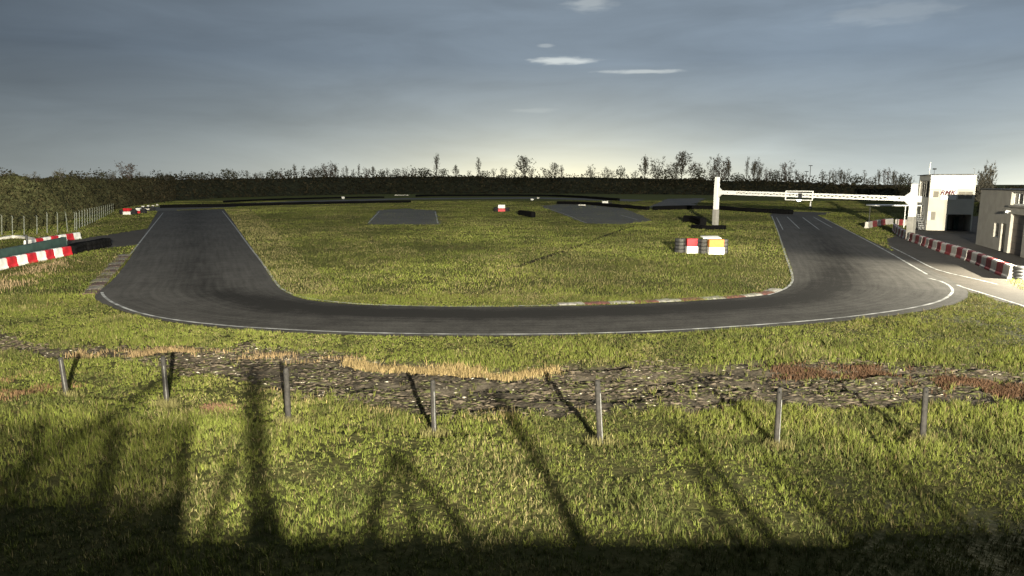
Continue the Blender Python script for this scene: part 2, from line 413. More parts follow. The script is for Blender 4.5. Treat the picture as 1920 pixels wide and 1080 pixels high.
tf = [(i * (K + 1) + k, i * (K + 1) + k + 1, (i + 1) * (K + 1) + k + 1, (i + 1) * (K + 1) + k) for i in range(len(OUT) - 1) for k in range(K)]
structure(np_mesh('track', np.array(tv), np.array(tf)[:, ::-1], M_asph, {'rubber': np.array(tr), 'across': np.array(tu), 'along': np.array(tl)}))
TRACKPOLY = [(p.x, p.y) for p in OUT] + [(p.x, p.y) for p in reversed(INN)]
POLYS = [TRACKPOLY]
def sheet(name, pts, z, m):
    w0_ = [G(*p) for p in pts]; w_ = []; jr = random.Random(name)
    for i, a in enumerate(w0_):                                  # crumbling, grown-over edges
        c = w0_[(i + 1) % len(w0_)]; nk = max(1, min(60, int((c - a).length / (.35 + a.length * .006))))
        for k in range(nk):
            q = a.lerp(c, k / nk); j = .06 + a.length * .0016
            w_.append(q + Vector((jr.gauss(0, j), jr.gauss(0, j), 0)) if k else q)
    me = bpy.data.meshes.new(name); me.from_pydata([(v.x, v.y, z) for v in w_], [], [tuple(range(len(w_)))])
    if me.polygons[0].normal.z < 0: me.flip_normals()
    me.materials.append(m); o = bpy.data.objects.new(name, me); COL.objects.link(o)
    POLYS.append([(v.x, v.y) for v in w_]); return structure(o)
APRON = [(1662, 450), (1700, 434), (1712, 412), (1840, 405), (2050, 420), (2600, 520), (2600, 900), (2100, 648), (1920, 578), (1815, 546), (1770, 530), (1690, 500)]
sheet('pit_road', APRON, .016, M_asph2)
sheet('access_road', [(320, 424), (285, 428), (205, 440), (150, 449), (60, 463), (-200, 490), (-600, 535), (-600, 600), (-200, 540), (0, 503), (120, 476), (195, 466), (238, 462), (270, 456)], .012, M_asph2)
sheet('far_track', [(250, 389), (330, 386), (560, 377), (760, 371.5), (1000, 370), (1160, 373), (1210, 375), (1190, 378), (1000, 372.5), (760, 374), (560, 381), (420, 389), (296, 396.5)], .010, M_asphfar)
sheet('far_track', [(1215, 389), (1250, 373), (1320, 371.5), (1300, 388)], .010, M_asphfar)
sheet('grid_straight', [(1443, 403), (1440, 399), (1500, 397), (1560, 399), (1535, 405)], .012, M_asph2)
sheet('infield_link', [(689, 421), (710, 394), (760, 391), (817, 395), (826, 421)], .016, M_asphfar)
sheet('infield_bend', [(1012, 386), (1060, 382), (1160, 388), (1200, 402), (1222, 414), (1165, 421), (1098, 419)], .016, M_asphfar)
# grass painted lamplit, and slab by the end of the pit barrier
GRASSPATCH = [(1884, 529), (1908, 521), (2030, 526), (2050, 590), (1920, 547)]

def ribbon(name, pts, width, z, m, px=True, smooth_n=6):
    c = catmull([G(*p).to_2d() if px else Vector(p) for p in pts], smooth_n) if len(pts) > 2 else [G(*p).to_2d() for p in pts]
    if len(c) == 2: c = [c[0].lerp(c[1], t / 6) for t in range(7)]
    vs = []; n = len(c)
    for i, p in enumerate(c):
        d = (c[min(i + 1, n - 1)] - c[max(i - 1, 0)]).normalized(); q = Vector((-d.y, d.x)) * width / 2
        vs += [(p.x + q.x, p.y + q.y, z), (p.x - q.x, p.y - q.y, z)]
    b = MB(); b.add(vs, [(2 * i, 2 * i + 1, 2 * i + 3, 2 * i + 2) for i in range(n - 1)])
    return structure(b.build(name, m))
LW = .13
ribbon('track_line', [(306, 399), (283, 428), (262, 455), (247, 474), (240, 480)], LW, .031, M_line)
ribbon('track_line', [(191, 549), (196, 557), (215, 570), (260, 587), (330, 601), (430, 612), (520, 618), (640, 623.5), (760, 626.5), (900, 628), (1050, 627), (1200, 623), (1350, 615), (1500, 604), (1600, 594), (1700, 580), (1760, 566), (1784, 551), (1783, 540), (1768, 530), (1740, 522)], LW, .031, M_line)
ribbon('track_line', [(417, 396), (440, 425), (465, 459), (490, 491), (515, 527), (530, 543), (560, 556), (620, 566), (700, 572), (800, 575), (930, 575), (1050, 573)], LW, .031, M_line)
ribbon('track_line', [(1440, 554), (1468, 544), (1482, 534), (1486, 522), (1481, 502), (1470, 470), (1457, 430), (1447, 405)], LW, .031, M_line)
ribbon('track_line', [(1542, 408), (1600, 438), (1660, 470), (1700, 493), (1738, 515)], LW, .031, M_line)
ribbon('pit_line', [(1668, 462), (1700, 478), (1742, 500), (1773, 511), (1833, 525), (1870, 534)], .12, .031, M_line)
ribbon('pit_line', [(1794, 535), (1815, 542.5), (1850, 553), (1920, 575), (2000, 602)], .14, .031, M_line)
ribbon('infield_line', [(691, 418), (711, 397)], .2, .028, M_line)
ribbon('infield_line', [(816, 397), (821, 419)], .2, .028, M_line)
ribbon('infield_line', [(1020, 389), (1060, 402), (1088, 414), (1100, 418)], .16, .028, M_line)
ribbon('infield_line', [(1162, 403), (1195, 412)], .16, .028, M_line)
for a, b in (((1456, 408), (1468, 431)), ((1476, 407), (1499, 429)), ((1505, 408), (1536, 431)), ((1525, 407), (1560, 427))):
    ribbon('grid_line', [a, b], .12, .031, M_line)
# ---- kerbs: low painted concrete blocks set in the edge of the track
def kerb(name, pts, width, n, mats, stripe=1, h=.045):
    c = catmull([G(*p).to_2d() for p in pts], 12)
    seg = [0]
    for i in range(1, len(c)): seg.append(seg[-1] + (c[i] - c[i - 1]).length)
    def pos(s):
        s = max(0, min(s, seg[-1] - 1e-6)); i = next(k for k in range(len(seg) - 1) if seg[k + 1] > s); return c[i].lerp(c[i + 1], (s - seg[i]) / (seg[i + 1] - seg[i]))
    b = MB()
    for k in range(n):
        s0, s1 = seg[-1] * k / n, seg[-1] * (k + .94) / n
        p, q = pos(s0), pos(s1); d = (q - p).normalized(); o = Vector((-d.y, d.x))
        w0 = width * (.85 + .3 * random.random())
        prof = [(0, .026), (w0 * .25, .026 + h), (w0 * .8, .026 + h * .8), (w0, .0)]
        vs = [(x.x + o.x * a, x.y + o.y * a, z) for x in (p, q) for a, z in prof]
        b.add(vs, [(i, i + 1, 5 + i, 4 + i) for i in range(3)] + [(0, 4, 7, 3), (3, 2, 1, 0), (4, 5, 6, 7)], mats[1][(k // stripe) % len(mats[1])])
    return structure(b.build(name, mats[0]))
M_furrow = mat('bare_earth', (.022, .019, .012), .95, .03, var=.4, scale=2)
FUR = [(935, 511), (985, 495), (1035, 478), (1085, 461), (1140, 440), (1195, 421)]
fw_ = catmull([G(*p).to_2d() for p in FUR], 6)
ribbon('furrow', FUR, .55, .012, M_furrow)
FURPOLY = [(p.x - .16, p.y - .34) for p in fw_] + [(p.x + .16, p.y + .34) for p in reversed(fw_)]
kerb('kerb', [(1050, 574), (1150, 571), (1230, 568), (1300, 564.5), (1380, 559.5), (1440, 553), (1470, 544)], .75, 33, ([M_kwhite, M_kred], (0, 1)), 3)
kerb('kerb', [(184, 551), (200, 532), (222, 506), (246, 477)], .9, 14, ([M_kdull, M_kgrey], (0, 1)), 1)

# ------------------------------------------------------------------ embankment around the circuit
BASE = [(-900, 640), (-400, 505), (-120, 452), (0, 434), (60, 428), (130, 413), (200, 395), (260, 384), (330, 376), (420, 371), (560, 367), (700, 364), (1000, 363), (1300, 365), (1500, 370), (1600, 376), (1720, 380), (1900, 378), (2300, 380), (2900, 385)]
CREST = [(-900, 320), (-120, 338), (0, 337), (120, 336), (230, 337), (330, 336), (500, 335), (700, 332), (760, 331), (1000, 333), (1300, 336), (1500, 342), (1640, 349), (1720, 352), (2900, 360)]
mx_ = np.concatenate([np.linspace(-900, 400, 131), np.linspace(400, 2900, 126)[1:]])
by = np.interp(mx_, [p[0] for p in BASE], [p[1] for p in BASE]); cy = np.interp(mx_, [p[0] for p in CREST], [p[1] for p in CREST])
rows = []
for i, x in enumerate(mx_):
    b0 = G(x, by[i]); rdir = Vector((b0.x, b0.y, 0)); D = rdir.length; rdir.normalize()
    back = 9 + D * .055
    top = b0 + rdir * back
    tz = At(x, cy[i], top.y).z
    rows.append((b0, rdir, back, tz, D))
NR = 14; mv = []
for i, (b0, rd, back, tz, D) in enumerate(rows):
    for k in range(NR):
        t = k / 9
        if k <= 9:
            p = b0 + rd * back * t; s = t * t * (3 - 2 * t) * .55 + t * .45; z = tz * s - (.3 if k == 0 else 0)
        else:
            u = (k - 9) / 4; p = b0 + rd * (back + u * 130); z = tz * (1 - u * 1.02)
        nzv = float(fbm(np.array([p.x]), np.array([p.y]), 6 + D * .05, 51)[0] - .5)
        mv.append((p.x, p.y, z + (nzv * (.25 + D * .004) if 0 < k < 12 else 0)))
mf = [(i * NR + k, (i + 1) * NR + k, (i + 1) * NR + k + 1, i * NR + k + 1) for i in range(len(rows) - 1) for k in range(NR - 1)]
M_bank = mat('bank_earth', (.026, .027, .014), .95, .05, var=.45, scale=.35, bump=1, bscale=2)
structure(np_mesh('embankment', np.array(mv), np.array(mf), M_bank, smooth=True))
def bank_at(px, t):
    """point on the bank under photo column px, t = 0 foot .. 1 crest"""
    i = int(np.clip(np.searchsorted(mx_, px), 1, len(mx_) - 1)); f = (px - mx_[i - 1]) / (mx_[i] - mx_[i - 1])
    A, B = rows[i - 1], rows[i]
    b0 = A[0].lerp(B[0], f); rd = A[1].lerp(B[1], f); back = A[2] * (1 - f) + B[2] * f; tz = A[3] * (1 - f) + B[3] * f
    p = b0 + rd * back * t; s = t * t * (3 - 2 * t) * .55 + t * .45
    return Vector((p.x, p.y, tz * s)), A[4]

# scrub covering the bank: leaf clumps, one mass
def leaf_cloud(name, C, size, colr, m, flat=1.0):
    n = len(C); a = rng.normal(size=(n, 3)); a /= np.linalg.norm(a, axis=1)[:, None]
    b = rng.normal(size=(n, 3)); b -= a * (a * b).sum(1)[:, None]; b /= np.linalg.norm(b, axis=1)[:, None]
    s = size[:, None]
    v = np.stack([C - a * s, C + b * s * .55, C + a * s, C - b * s * .55], 1).reshape(-1, 3)
    f = np.arange(4 * n).reshape(n, 4)
    return np_mesh(name, v, f, m, cattr=np.repeat(colr, 4, 0))
pts = []; sz = []; cc = []
for k in range(44000):
    near = k < 30000
    px = random.uniform(-250, 330) if near else random.uniform(230, 2000)
    t = random.random() ** .9 * 1.02
    p, D = bank_at(px, t)
    cl_ = float(fbm(np.array([p.x]), np.array([p.y]), 3 + D * .03, 61)[0])
    lift = max(0, cl_ - .38) * (.5 + D * .012) * 2.0 * random.random()
    pts.append((p.x, p.y, p.z + lift)); s = (.10 + D * .0015) * random.uniform(.5, 1.4); sz.append(s)
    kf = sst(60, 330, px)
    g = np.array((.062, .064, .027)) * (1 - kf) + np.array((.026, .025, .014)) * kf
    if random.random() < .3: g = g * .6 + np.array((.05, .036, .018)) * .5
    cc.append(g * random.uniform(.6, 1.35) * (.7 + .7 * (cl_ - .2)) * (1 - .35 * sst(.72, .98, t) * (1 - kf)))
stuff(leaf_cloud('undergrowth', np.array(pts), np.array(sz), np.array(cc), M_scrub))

# ------------------------------------------------------------------ grass
def blades(name, B, h, wd, colr, lean=.45, bend=True, out=None):
    n = len(B); yaw = rng.random(n) * 2 * np.pi; ld = rng.random(n) * 2 * np.pi; lm = (rng.random(n) ** 1.4) * lean * h
    if out is not None: ld = out + rng.normal(size=n) * .5
    sx, sy = np.cos(yaw) * wd / 2, np.sin(yaw) * wd / 2
    o = np.zeros(n)
    side = np.stack([sx, sy, o], 1); ln = np.stack([np.cos(ld) * lm, np.sin(ld) * lm, o], 1)
    up = np.stack([o, o, h], 1)
    if bend:
        mid = B + up * .6 + ln * .35
        v = np.stack([B - side, B + side, mid - side * .75, mid + side * .75, B + up * .95 + ln], 1).reshape(-1, 3)
        b5 = np.arange(n)[:, None] * 5
        f = np.concatenate([b5 + np.array([0, 1, 3]), b5 + np.array([0, 3, 2]), b5 + np.array([2, 3, 4])], 0)
        k = 5
    else:
        v = np.stack([B - side, B + side, B + up + ln], 1).reshape(-1, 3); f = np.arange(3 * n).reshape(n, 3); k = 3
    return np_mesh(name, v, f, M_blade, cattr=np.repeat(colr, k, 0))
GREEN, OLIVE, STRAW, DARK, LUSH = [np.array(c) for c in ((.060, .076, .013), (.086, .091, .018), (.17, .145, .066), (.026, .032, .009), (.080, .096, .017))]
def grass_colour(x, y, n, dry=0.0):
    a = fbm(x, y, 5.0, 71); b = fbm(x, y, 1.3, 81, 3); r = rng.random(n)
    c = GREEN[None] * (1 - a[:, None]) + OLIVE[None] * a[:, None]
    k = sst(.52, .68, b)[:, None]; c = c * (1 - k * .6) + LUSH[None] * k * .6
    k = sst(.50, .34, b)[:, None]; c = c * (1 - k * .55) + DARK[None] * k * .55
    st_ = (r < .07 + dry + .22 * sst(.56, .7, fbm(x, y, 2.6, 87)))[:, None]
    c = np.where(st_, STRAW[None] * (.55 + .5 * rng.random((n, 1))), c)
    br = (rng.random(n) < .09)[:, None]; c = np.where(br, np.array((.085, .066, .028))[None], c)
    return c * (.6 + .8 * rng.random((n, 1)))
def not_road(x, y):
    r = np.ones(len(x), bool); 
    for p in POLYS: r &= ~inpoly(x, y, p)
    gp = [(G(*q).x, G(*q).y) for q in GRASSPATCH]
    return r | inpoly(x, y, gp) | (rng.random(len(x)) < .10) & (inpoly(x, y, POLYS[-1]) | inpoly(x, y, POLYS[-2]))
# foreground: tufts of leaning blades
n = 170000; PER = 8
yy = np.sqrt(rng.uniform(7.4 ** 2, 33 ** 2, n)); xx = (rng.random(n) * 2 - 1) * (yy * .86 + 1.5)
px, py = P(xx, yy); cl_ = fbm(xx, yy, .9, 101, 3)
keep = (rng.random(n) < .55 + 1.0 * sst(.28, .58, cl_)) & not_road(xx, yy)
keep &= rng.random(n) > soil_mask(px, py) * np.interp(px, [0, 900, 1300, 1920], [.96, .975, .95, .94])
keep &= rng.random(n) < np.interp(yy, [8, 14, 33], [1.0, .95, .7])
xx, yy, cl_, py = xx[keep], yy[keep], cl_[keep], py[keep]; n = len(xx)
tcol = .75 + .5 * rng.random((n, 1))
th_ = (.065 + .12 * rng.random(n) ** 1.8) * (.55 + .8 * cl_) * (.75 + .7 * sst(.45, .7, fbm(xx, yy, 3.2, 111)))
th_ *= np.where(py < 640, .8, 1)
X2 = np.repeat(xx, PER); Y2 = np.repeat(yy, PER); m = len(X2)
ang = rng.random(m) * 6.283; rad = np.abs(rng.normal(size=m)) * .026 * np.repeat(np.interp(yy, [8, 33], [1, 1.6]), PER)
X2 = X2 + np.cos(ang) * rad; Y2 = Y2 + np.sin(ang) * rad
hh = np.repeat(th_, PER) * (.45 + .75 * rng.random(m))
ww = rng.uniform(.005, .011, m) * np.interp(Y2, [8, 16, 33], [1, 1.35, 2.3])
colr = np.repeat(tcol, PER, 0) * grass_colour(X2, Y2, m) * 1.12
stuff(blades('grass', np.stack([X2, Y2, hz(X2, Y2) - .01], 1), hh, ww, colr, .85, True, ang))
# infield and verges further off
n = 1000000
rr_ = rng.random(n); yy = 31 + 190 * rr_ ** 1.35; xx = (rng.random(n) * 2 - 1) * (yy * .84 + 1)
keep = not_road(xx, yy) & ~(inpoly(xx, yy, FURPOLY) & (rng.random(n) < .85))
bx, byy = P(xx, yy); keep &= (byy > np.interp(bx, [p[0] for p in BASE], [p[1] for p in BASE]) + 1)
keep &= rng.random(n) < .45 + .9 * sst(.35, .65, fbm(xx, yy, 2.2, 121, 3))
xx, yy, bx, byy = xx[keep], yy[keep], bx[keep], byy[keep]; n = len(xx)
hh = rng.uniform(.05, .17, n) * (.6 + .8 * fbm(xx, yy, 4, 131)); ww = rng.uniform(.02, .035, n) * np.interp(yy, [31, 156, 221], [1, 3.2, 5])
dry = .22 * sst(.48, .64, fbm(xx, yy, 9, 141)) + .42 * inpoly(bx, byy, [(415, 392), (470, 392), (640, 545), (560, 560), (515, 528)]) + .2 * inpoly(bx, byy, [(1380, 420), (1455, 420), (1490, 525), (1440, 555), (1370, 520)])
colr = grass_colour(xx, yy, n) * (.62 + 1.22 * sst(.25, .75, fbm(xx, yy, 13, 191, 4)))[:, None] * (1 + 1.6 * inpoly(bx, byy, GRASSPATCH))[:, None]  # patch colour raised to paint in the pit lamp's pool of light
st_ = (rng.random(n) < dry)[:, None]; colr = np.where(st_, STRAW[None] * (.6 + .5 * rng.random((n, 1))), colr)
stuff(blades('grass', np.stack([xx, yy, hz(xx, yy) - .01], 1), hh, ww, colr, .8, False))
# pale dry grass along the upper lip of the soil strip, russet weeds on the right
def strip(name, n, pts, hr, wr, c, spread, k=1.0):
    t = rng.random(n) * (len(pts) - 1); i = np.minimum(t.astype(int), len(pts) - 2); f = t - i
    W = np.array([[G(*p).x, G(*p).y] for p in pts]); Q = W[i] * (1 - f[:, None]) + W[i + 1] * f[:, None] + rng.normal(size=(n, 2)) * spread
    kk = fbm(Q[:, 0], Q[:, 1], .9, 151, 2) + .30 * rng.random(n) > .62 / k
    Q = Q[kk]; n = len(Q)
    hh = rng.uniform(*hr, n); ww = rng.uniform(*wr, n)
    return stuff(blades(name, np.column_stack([Q, hz(Q[:, 0], Q[:, 1]) - .01]), hh, ww, np.array(c)[None] * (.5 + .9 * rng.random((n, 1))), .6))
strip('dry_grass', 9000, [(640, 679), (720, 687), (800, 692), (880, 695), (960, 697), (1040, 693)], (.08, .26), (.010, .018), (.21, .155, .070), .20, 1.05)
strip('dry_grass', 4500, [(150, 660), (190, 663), (250, 664), (310, 660), (420, 662), (560, 668), (660, 676)], (.08, .24), (.012, .022), (.17, .12, .06), .22, .95)
strip('dry_grass', 2500, [(0, 545), (40, 520), (90, 500), (150, 487)], (.12, .3), (.02, .03), (.22, .16, .09), .7, .95)
strip('dry_grass', 2600, [(500, 740), (640, 762), (800, 780), (1000, 779), (1200, 777)], (.08, .2), (.01, .018), (.20, .155, .07), .25, .8)
strip('russet_weeds', 13000, [(1480, 695), (1560, 697), (1640, 694), (1740, 700)], (.05, .17), (.014, .028), (.066, .037, .020), .40, .92)
strip('russet_weeds', 13000, [(1740, 716), (1800, 722), (1860, 728), (1960, 734)], (.05, .17), (.014, .028), (.066, .037, .020), .45, .92)
strip('russet_weeds', 2500, [(370, 768), (420, 770)], (.04, .12), (.014, .024), (.13, .07, .045), .2, 1.0)
strip('russet_weeds', 3500, [(0, 720), (50, 726), (110, 742), (0, 745)], (.05, .16), (.014, .024), (.10, .06, .03), .5, .95)
for bx_, by_ in ((125, 742), (313, 757), (541, 792), (814, 816), (1126, 830), (1455, 838), (1729, 832)):
    strip('dry_grass', 420, [(bx_ - 14, by_ + 2), (bx_ + 16, by_ + 3)], (.10, .32), (.008, .014), (.115, .105, .04), .10, 1.6)
# clods and pale stones on the soil
n = 190000
yy = rng.uniform(14, 26, n); xx = (rng.random(n) * 2 - 1) * 23; px, py = P(xx, yy)
kk = rng.random(n) < soil_mask(px, py) * (.25 + 1.1 * sst(.42, .62, fbm(xx, yy, 1.6, 161, 3))); xx, yy = xx[kk], yy[kk]; n = len(xx)
s = .010 + .052 * rng.random(n) ** 2; pale = rng.random(n) < .11
s = np.where(pale, s * .55, s)
base8 = np.array([(1, 0, 0), (0, 1, 0), (-1, 0, 0), (0, -1, 0), (0, 0, .8), (0, 0, -.6)], float)
jit = 1 + .35 * (rng.random((n, 6, 1)) - .5)
th = rng.normal(size=n) * .45; cs, sn = np.cos(th), np.sin(th)
V = base8[None] * jit * s[:, None, None] * np.stack([rng.uniform(.9, 4.2, n), rng.uniform(.4, 1.0, n), rng.uniform(.35, .8, n)], 1)[:, None, :]
V = np.stack([V[..., 0] * cs[:, None] - V[..., 1] * sn[:, None], V[..., 0] * sn[:, None] + V[..., 1] * cs[:, None], V[..., 2]], -1)
V += np.stack([xx, yy, hz(xx, yy) + s * .25], 1)[:, None, :]
F8 = np.array([(0, 1, 4), (1, 2, 4), (2, 3, 4), (3, 0, 4), (1, 0, 5), (2, 1, 5), (3, 2, 5), (0, 3, 5)])
cst = np.where(pale[:, None], np.array((.34, .31, .24))[None], np.where(rng.random((n, 1)) < .35, np.array((.050, .052, .020))[None], np.array((.066, .053, .038))[None])) * (.25 + 1.3 * rng.random((n, 1)))
stuff(np_mesh('rubble', V.reshape(-1, 3), (np.arange(n)[:, None, None] * 6 + F8[None]).reshape(-1, 3), M_scrub, cattr=np.repeat(cst, 6, 0)))

# ------------------------------------------------------------------ fence posts in the foreground
def bar(mb, p, q, wd, th, up=Vector((0, 0, 1))):
    d = (q - p); dn = d.normalized(); sd_ = dn.cross(up)
    if sd_.length < 1e-3: sd_ = Vector((1, 0, 0)); up = dn.cross(sd_)
    sd_ = sd_.normalized() * th; u = sd_.cross(dn).normalized() * wd
    mb.obox(p - sd_ / 2 - u / 2, d, sd_, u)
def field_post(px, pb, ptx, pt, wpx, label, edge=.82):
    b = G(px, pb); b.z = hz1(b); D = b.y
    t = At(ptx, pt, D)
    o = thing('fence_post', label, 'fence post', b, 0, 'posts of the field fence')
    mb = MB(); r = wpx / FPX * D / 2; top = t - b
    mb.tube((0, 0, -.25), top * .5, r * 1.08, r * 1.0, 9); 
    m2 = MB(); n = 9
    mb.v = []; mb.f = []; mb.m = []
    rings = [(-.25, 1.1), (.3, 1.06), (.7, .98), (.96, .95), (1.0, .7)]
    x = Vector((1, 0, 0)); y = Vector((0, 1, 0)); vs = []
    for q, k in rings:
        c = top * max(q, -.1) + Vector((0, 0, -.1 if q < 0 else 0))
        for i in range(n):
            a = 2 * math.pi * i / n; vs.append(c + x * (r * k * math.cos(a) * random.uniform(.94, 1.06)) + y * (r * k * math.sin(a)))
    fs = [(j * n + i, j * n + (i + 1) % n, (j + 1) * n + (i + 1) % n, (j + 1) * n + i) for j in range(len(rings) - 1) for i in range(n)] + [tuple(range(4 * n, 5 * n))]
    mb.add(vs, fs); mb.build('post', M_post, o, smooth=True)
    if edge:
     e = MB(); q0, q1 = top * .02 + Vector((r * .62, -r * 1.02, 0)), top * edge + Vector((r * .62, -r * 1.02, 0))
     bar(e, q0, q1, .012, r * .30, Vector((0, 1, 0))); e.build('lit_edge_strip', M_edge, o)  # pale strip painting in the lamplit side of the post
    cap = MB(); cap.tube(top * .93 + Vector((-r * .3, -r * 1.0, 0)), top * .93 + Vector((-r * .3, -r * 1.25, .03)), .014, .014, 6); cap.build('staple', M_dark, o)
    return o
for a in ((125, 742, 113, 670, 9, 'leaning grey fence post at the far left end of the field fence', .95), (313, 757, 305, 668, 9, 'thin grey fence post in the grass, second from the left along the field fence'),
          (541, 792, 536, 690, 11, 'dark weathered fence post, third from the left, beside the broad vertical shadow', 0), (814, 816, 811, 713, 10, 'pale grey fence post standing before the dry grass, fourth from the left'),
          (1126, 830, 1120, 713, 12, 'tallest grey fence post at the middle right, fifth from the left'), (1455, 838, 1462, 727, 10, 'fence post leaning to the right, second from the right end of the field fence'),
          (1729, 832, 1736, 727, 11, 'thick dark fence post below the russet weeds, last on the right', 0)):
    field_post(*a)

# ------------------------------------------------------------------ barrier blocks
def block_mesh(Lb, Hb, T, col):
    """hollow plastic barrier: flared foot, flat panel, rounded top, lug at one end"""
    b = MB(); prof = [(-T * .5, 0), (-T * .5, Hb * .16), (-T * .40, Hb * .26), (-T * .36, Hb * .90), (-T * .24, Hb), (T * .24, Hb), (T * .36, Hb * .90), (T * .40, Hb * .26), (T * .5, Hb * .16), (T * .5, 0)]
    x0, x1 = -Lb / 2 + .012, Lb / 2 - .012; n = len(prof)
    vs = [(x, y, z) for x in (x0, x1) for y, z in prof]
    b.add(vs, [(i, (i + 1) % n, n + (i + 1) % n, n + i) for i in range(n)] + [tuple(range(n))[::-1], tuple(range(n, 2 * n))])
    return b
def make_block(col, Lb, Hb, T, faded=False):
    o = thing('barrier_block', 'x', 'barrier block')
    block_mesh(Lb, Hb, T, col).build('body', (M_redfaded if faded else M_redplastic) if col == 'red' else (M_whitefaded if faded else M_whiteplastic), o, bevel=.02)
    c = MB(); c.tube((Lb * .22, 0, Hb - .005), (Lb * .22, 0, Hb + .025), .05, .045, 8); c.build('filler_cap', M_dark, o)
    return o
def barrier(ptsw, Lb, Hb, T, first, labeler, group, n=None, z=0, faded=False):
    proto = {}
    seg = [0]
    for i in range(1, len(ptsw)): seg.append(seg[-1] + (ptsw[i] - ptsw[i - 1]).length)
    def pos(s):
        s = max(0, min(s, seg[-1] - 1e-5)); i = next(k for k in range(len(seg) - 1) if seg[k + 1] > s); return ptsw[i].lerp(ptsw[i + 1], (s - seg[i]) / (seg[i + 1] - seg[i]))
    n = n or int(seg[-1] / Lb); step = seg[-1] / n; cnt = {'red': 0, 'white': 0}
    cols = ('red', 'white') if first == 'red' else ('white', 'red')
    for k in range(n):
        col = cols[k % 2]; a, c = pos(step * k), pos(step * (k + 1)); m = (a + c) / 2
        rz = math.atan2(c.y - a.y, c.x - a.x) + random.uniform(-.02, .02)
        lab = labeler(col, cnt[col], k, n); cnt[col] += 1
        if col not in proto:
            proto[col] = make_block(col, step, Hb, T, faded); o = proto[col]
        else: o = dup(proto[col], (m.x, m.y, z), rz)
        o.location = (m.x, m.y, z); o.rotation_euler = (0, 0, rz); o['label'] = lab; o['group'] = group
# pit barrier, from its near end by the tyre stack back to the gantry
RB = catmull([G(*p).to_2d() for p in ((1899, 524), (1869, 511.5), (1837, 497), (1803, 484), (1771, 474), (1745, 465), (1723, 457), (1705, 450.5), (1692, 444), (1682, 438), (1677, 432))], 6)
barrier(RB, 1.15, .80, .55, 'white', lambda c, i, k, n: f'{c} pit barrier block, {nth(k)} back from the black end tyres', 'blocks of the pit barrier', 35, faded=True)
# left barriers
LB1 = catmull([G(*p).to_2d() for p in ((-95, 533), (-52, 520), (2, 505), (60, 492.5), (119, 480), (131, 478))], 6)
barrier(LB1, .9, .70, .5, 'red', lambda c, i, k, n: f'{c} block before the green belt wall, {nth(n - 1 - k)} from the row\'s right end', 'blocks of the front left barrier', 13)
LB2 = catmull([G(*p).to_2d() for p in ((50, 464.5), (82, 458.5), (115, 453), (148, 447.5))], 6)
barrier(LB2, .9, .66, .5, 'white', lambda c, i, k, n: f'{c} block of the back row across the access road, {nth(k)} from its left end', 'blocks of the back left barrier', 7)
# far right row
LB3 = [G(*p).to_2d() for p in ((1624, 428), (1640, 425), (1653, 422), (1672, 420.5))]
barrier(LB3, 1.4, .8, .5, 'white', lambda c, i, k, n: f'{c} block left of the right gantry column, {nth(k)} from its row\'s left end', 'blocks of the far row', 5, faded=True)
LB4 = [G(*p).to_2d() for p in ((1679, 422), (1701, 423))]
barrier(LB4, 1.2, .8, .5, 'white', lambda c, i, k, n: f'{c} block under the flat canopy beside the right gantry column, {nth(k)} from the left', 'blocks under the canopy', 3, faded=True)
q = G(1975, 1118)
o = make_block('red', 1.2, .7, .5); o.location = (q.x + .2, q.y, hz1(q) - .3); o.rotation_euler = (0, 0, .4)
tag(o, 'red barrier block lying at the bottom right corner in the near grass', 'barrier block')

# green belt wall behind the front left row, with a dark post
bw = thing('belt_wall', 'low wall covered in dark green rubber belt behind the front left barrier', 'barrier wall')
pw = catmull([G(*p).to_2d() for p in ((-140, 533), (-60, 514), (0, 499), (60, 485), (122, 470))], 6); mb = MB(); nn = len(pw)
def slab(mb, pw, th, h, z0=0, mi=0):
    vs = []; n = len(pw)
    for i, p in enumerate(pw):
        d = (pw[min(i + 1, n - 1)] - pw[max(i - 1, 0)]).normalized(); o = Vector((-d.y, d.x)) * th / 2; hh = h(i) if callable(h) else h
        vs += [(p.x + o.x, p.y + o.y, z0), (p.x + o.x, p.y + o.y, z0 + hh), (p.x - o.x, p.y - o.y, z0 + hh), (p.x - o.x, p.y - o.y, z0)]
    fs = [(4 * i + k, 4 * i + (k + 1) % 4, 4 * i + 4 + (k + 1) % 4, 4 * i + 4 + k) for i in range(n - 1) for k in range(4)] + [(0, 1, 2, 3), (4 * n - 1, 4 * n - 2, 4 * n - 3, 4 * n - 4)]
    mb.add(vs, fs, mi)
slab(mb, pw, .35, 1.12); mb.build('belt', M_teal, bw, bevel=.03)
a = G(43, 482); mb = MB(); mb.tube((a.x, a.y + .6, 0), (a.x, a.y + .6, 1.65), .09, .08, 8); mb.build('support_post', M_dark, bw)
kb = thing('pale_kerb', 'pale curved concrete kerb at the left edge beyond the barriers', 'kerb'); mb = MB()
slab(mb, catmull([G(*p).to_2d() for p in ((-30, 452), (5, 449), (25, 447), (45, 447.5), (68, 450))], 5), .5, lambda i: .06 + .26 * math.sin(math.pi * min(1, (i + .3) / 20.6)), 0); mb.build('kerb_face', M_concrete, kb, bevel=.03)

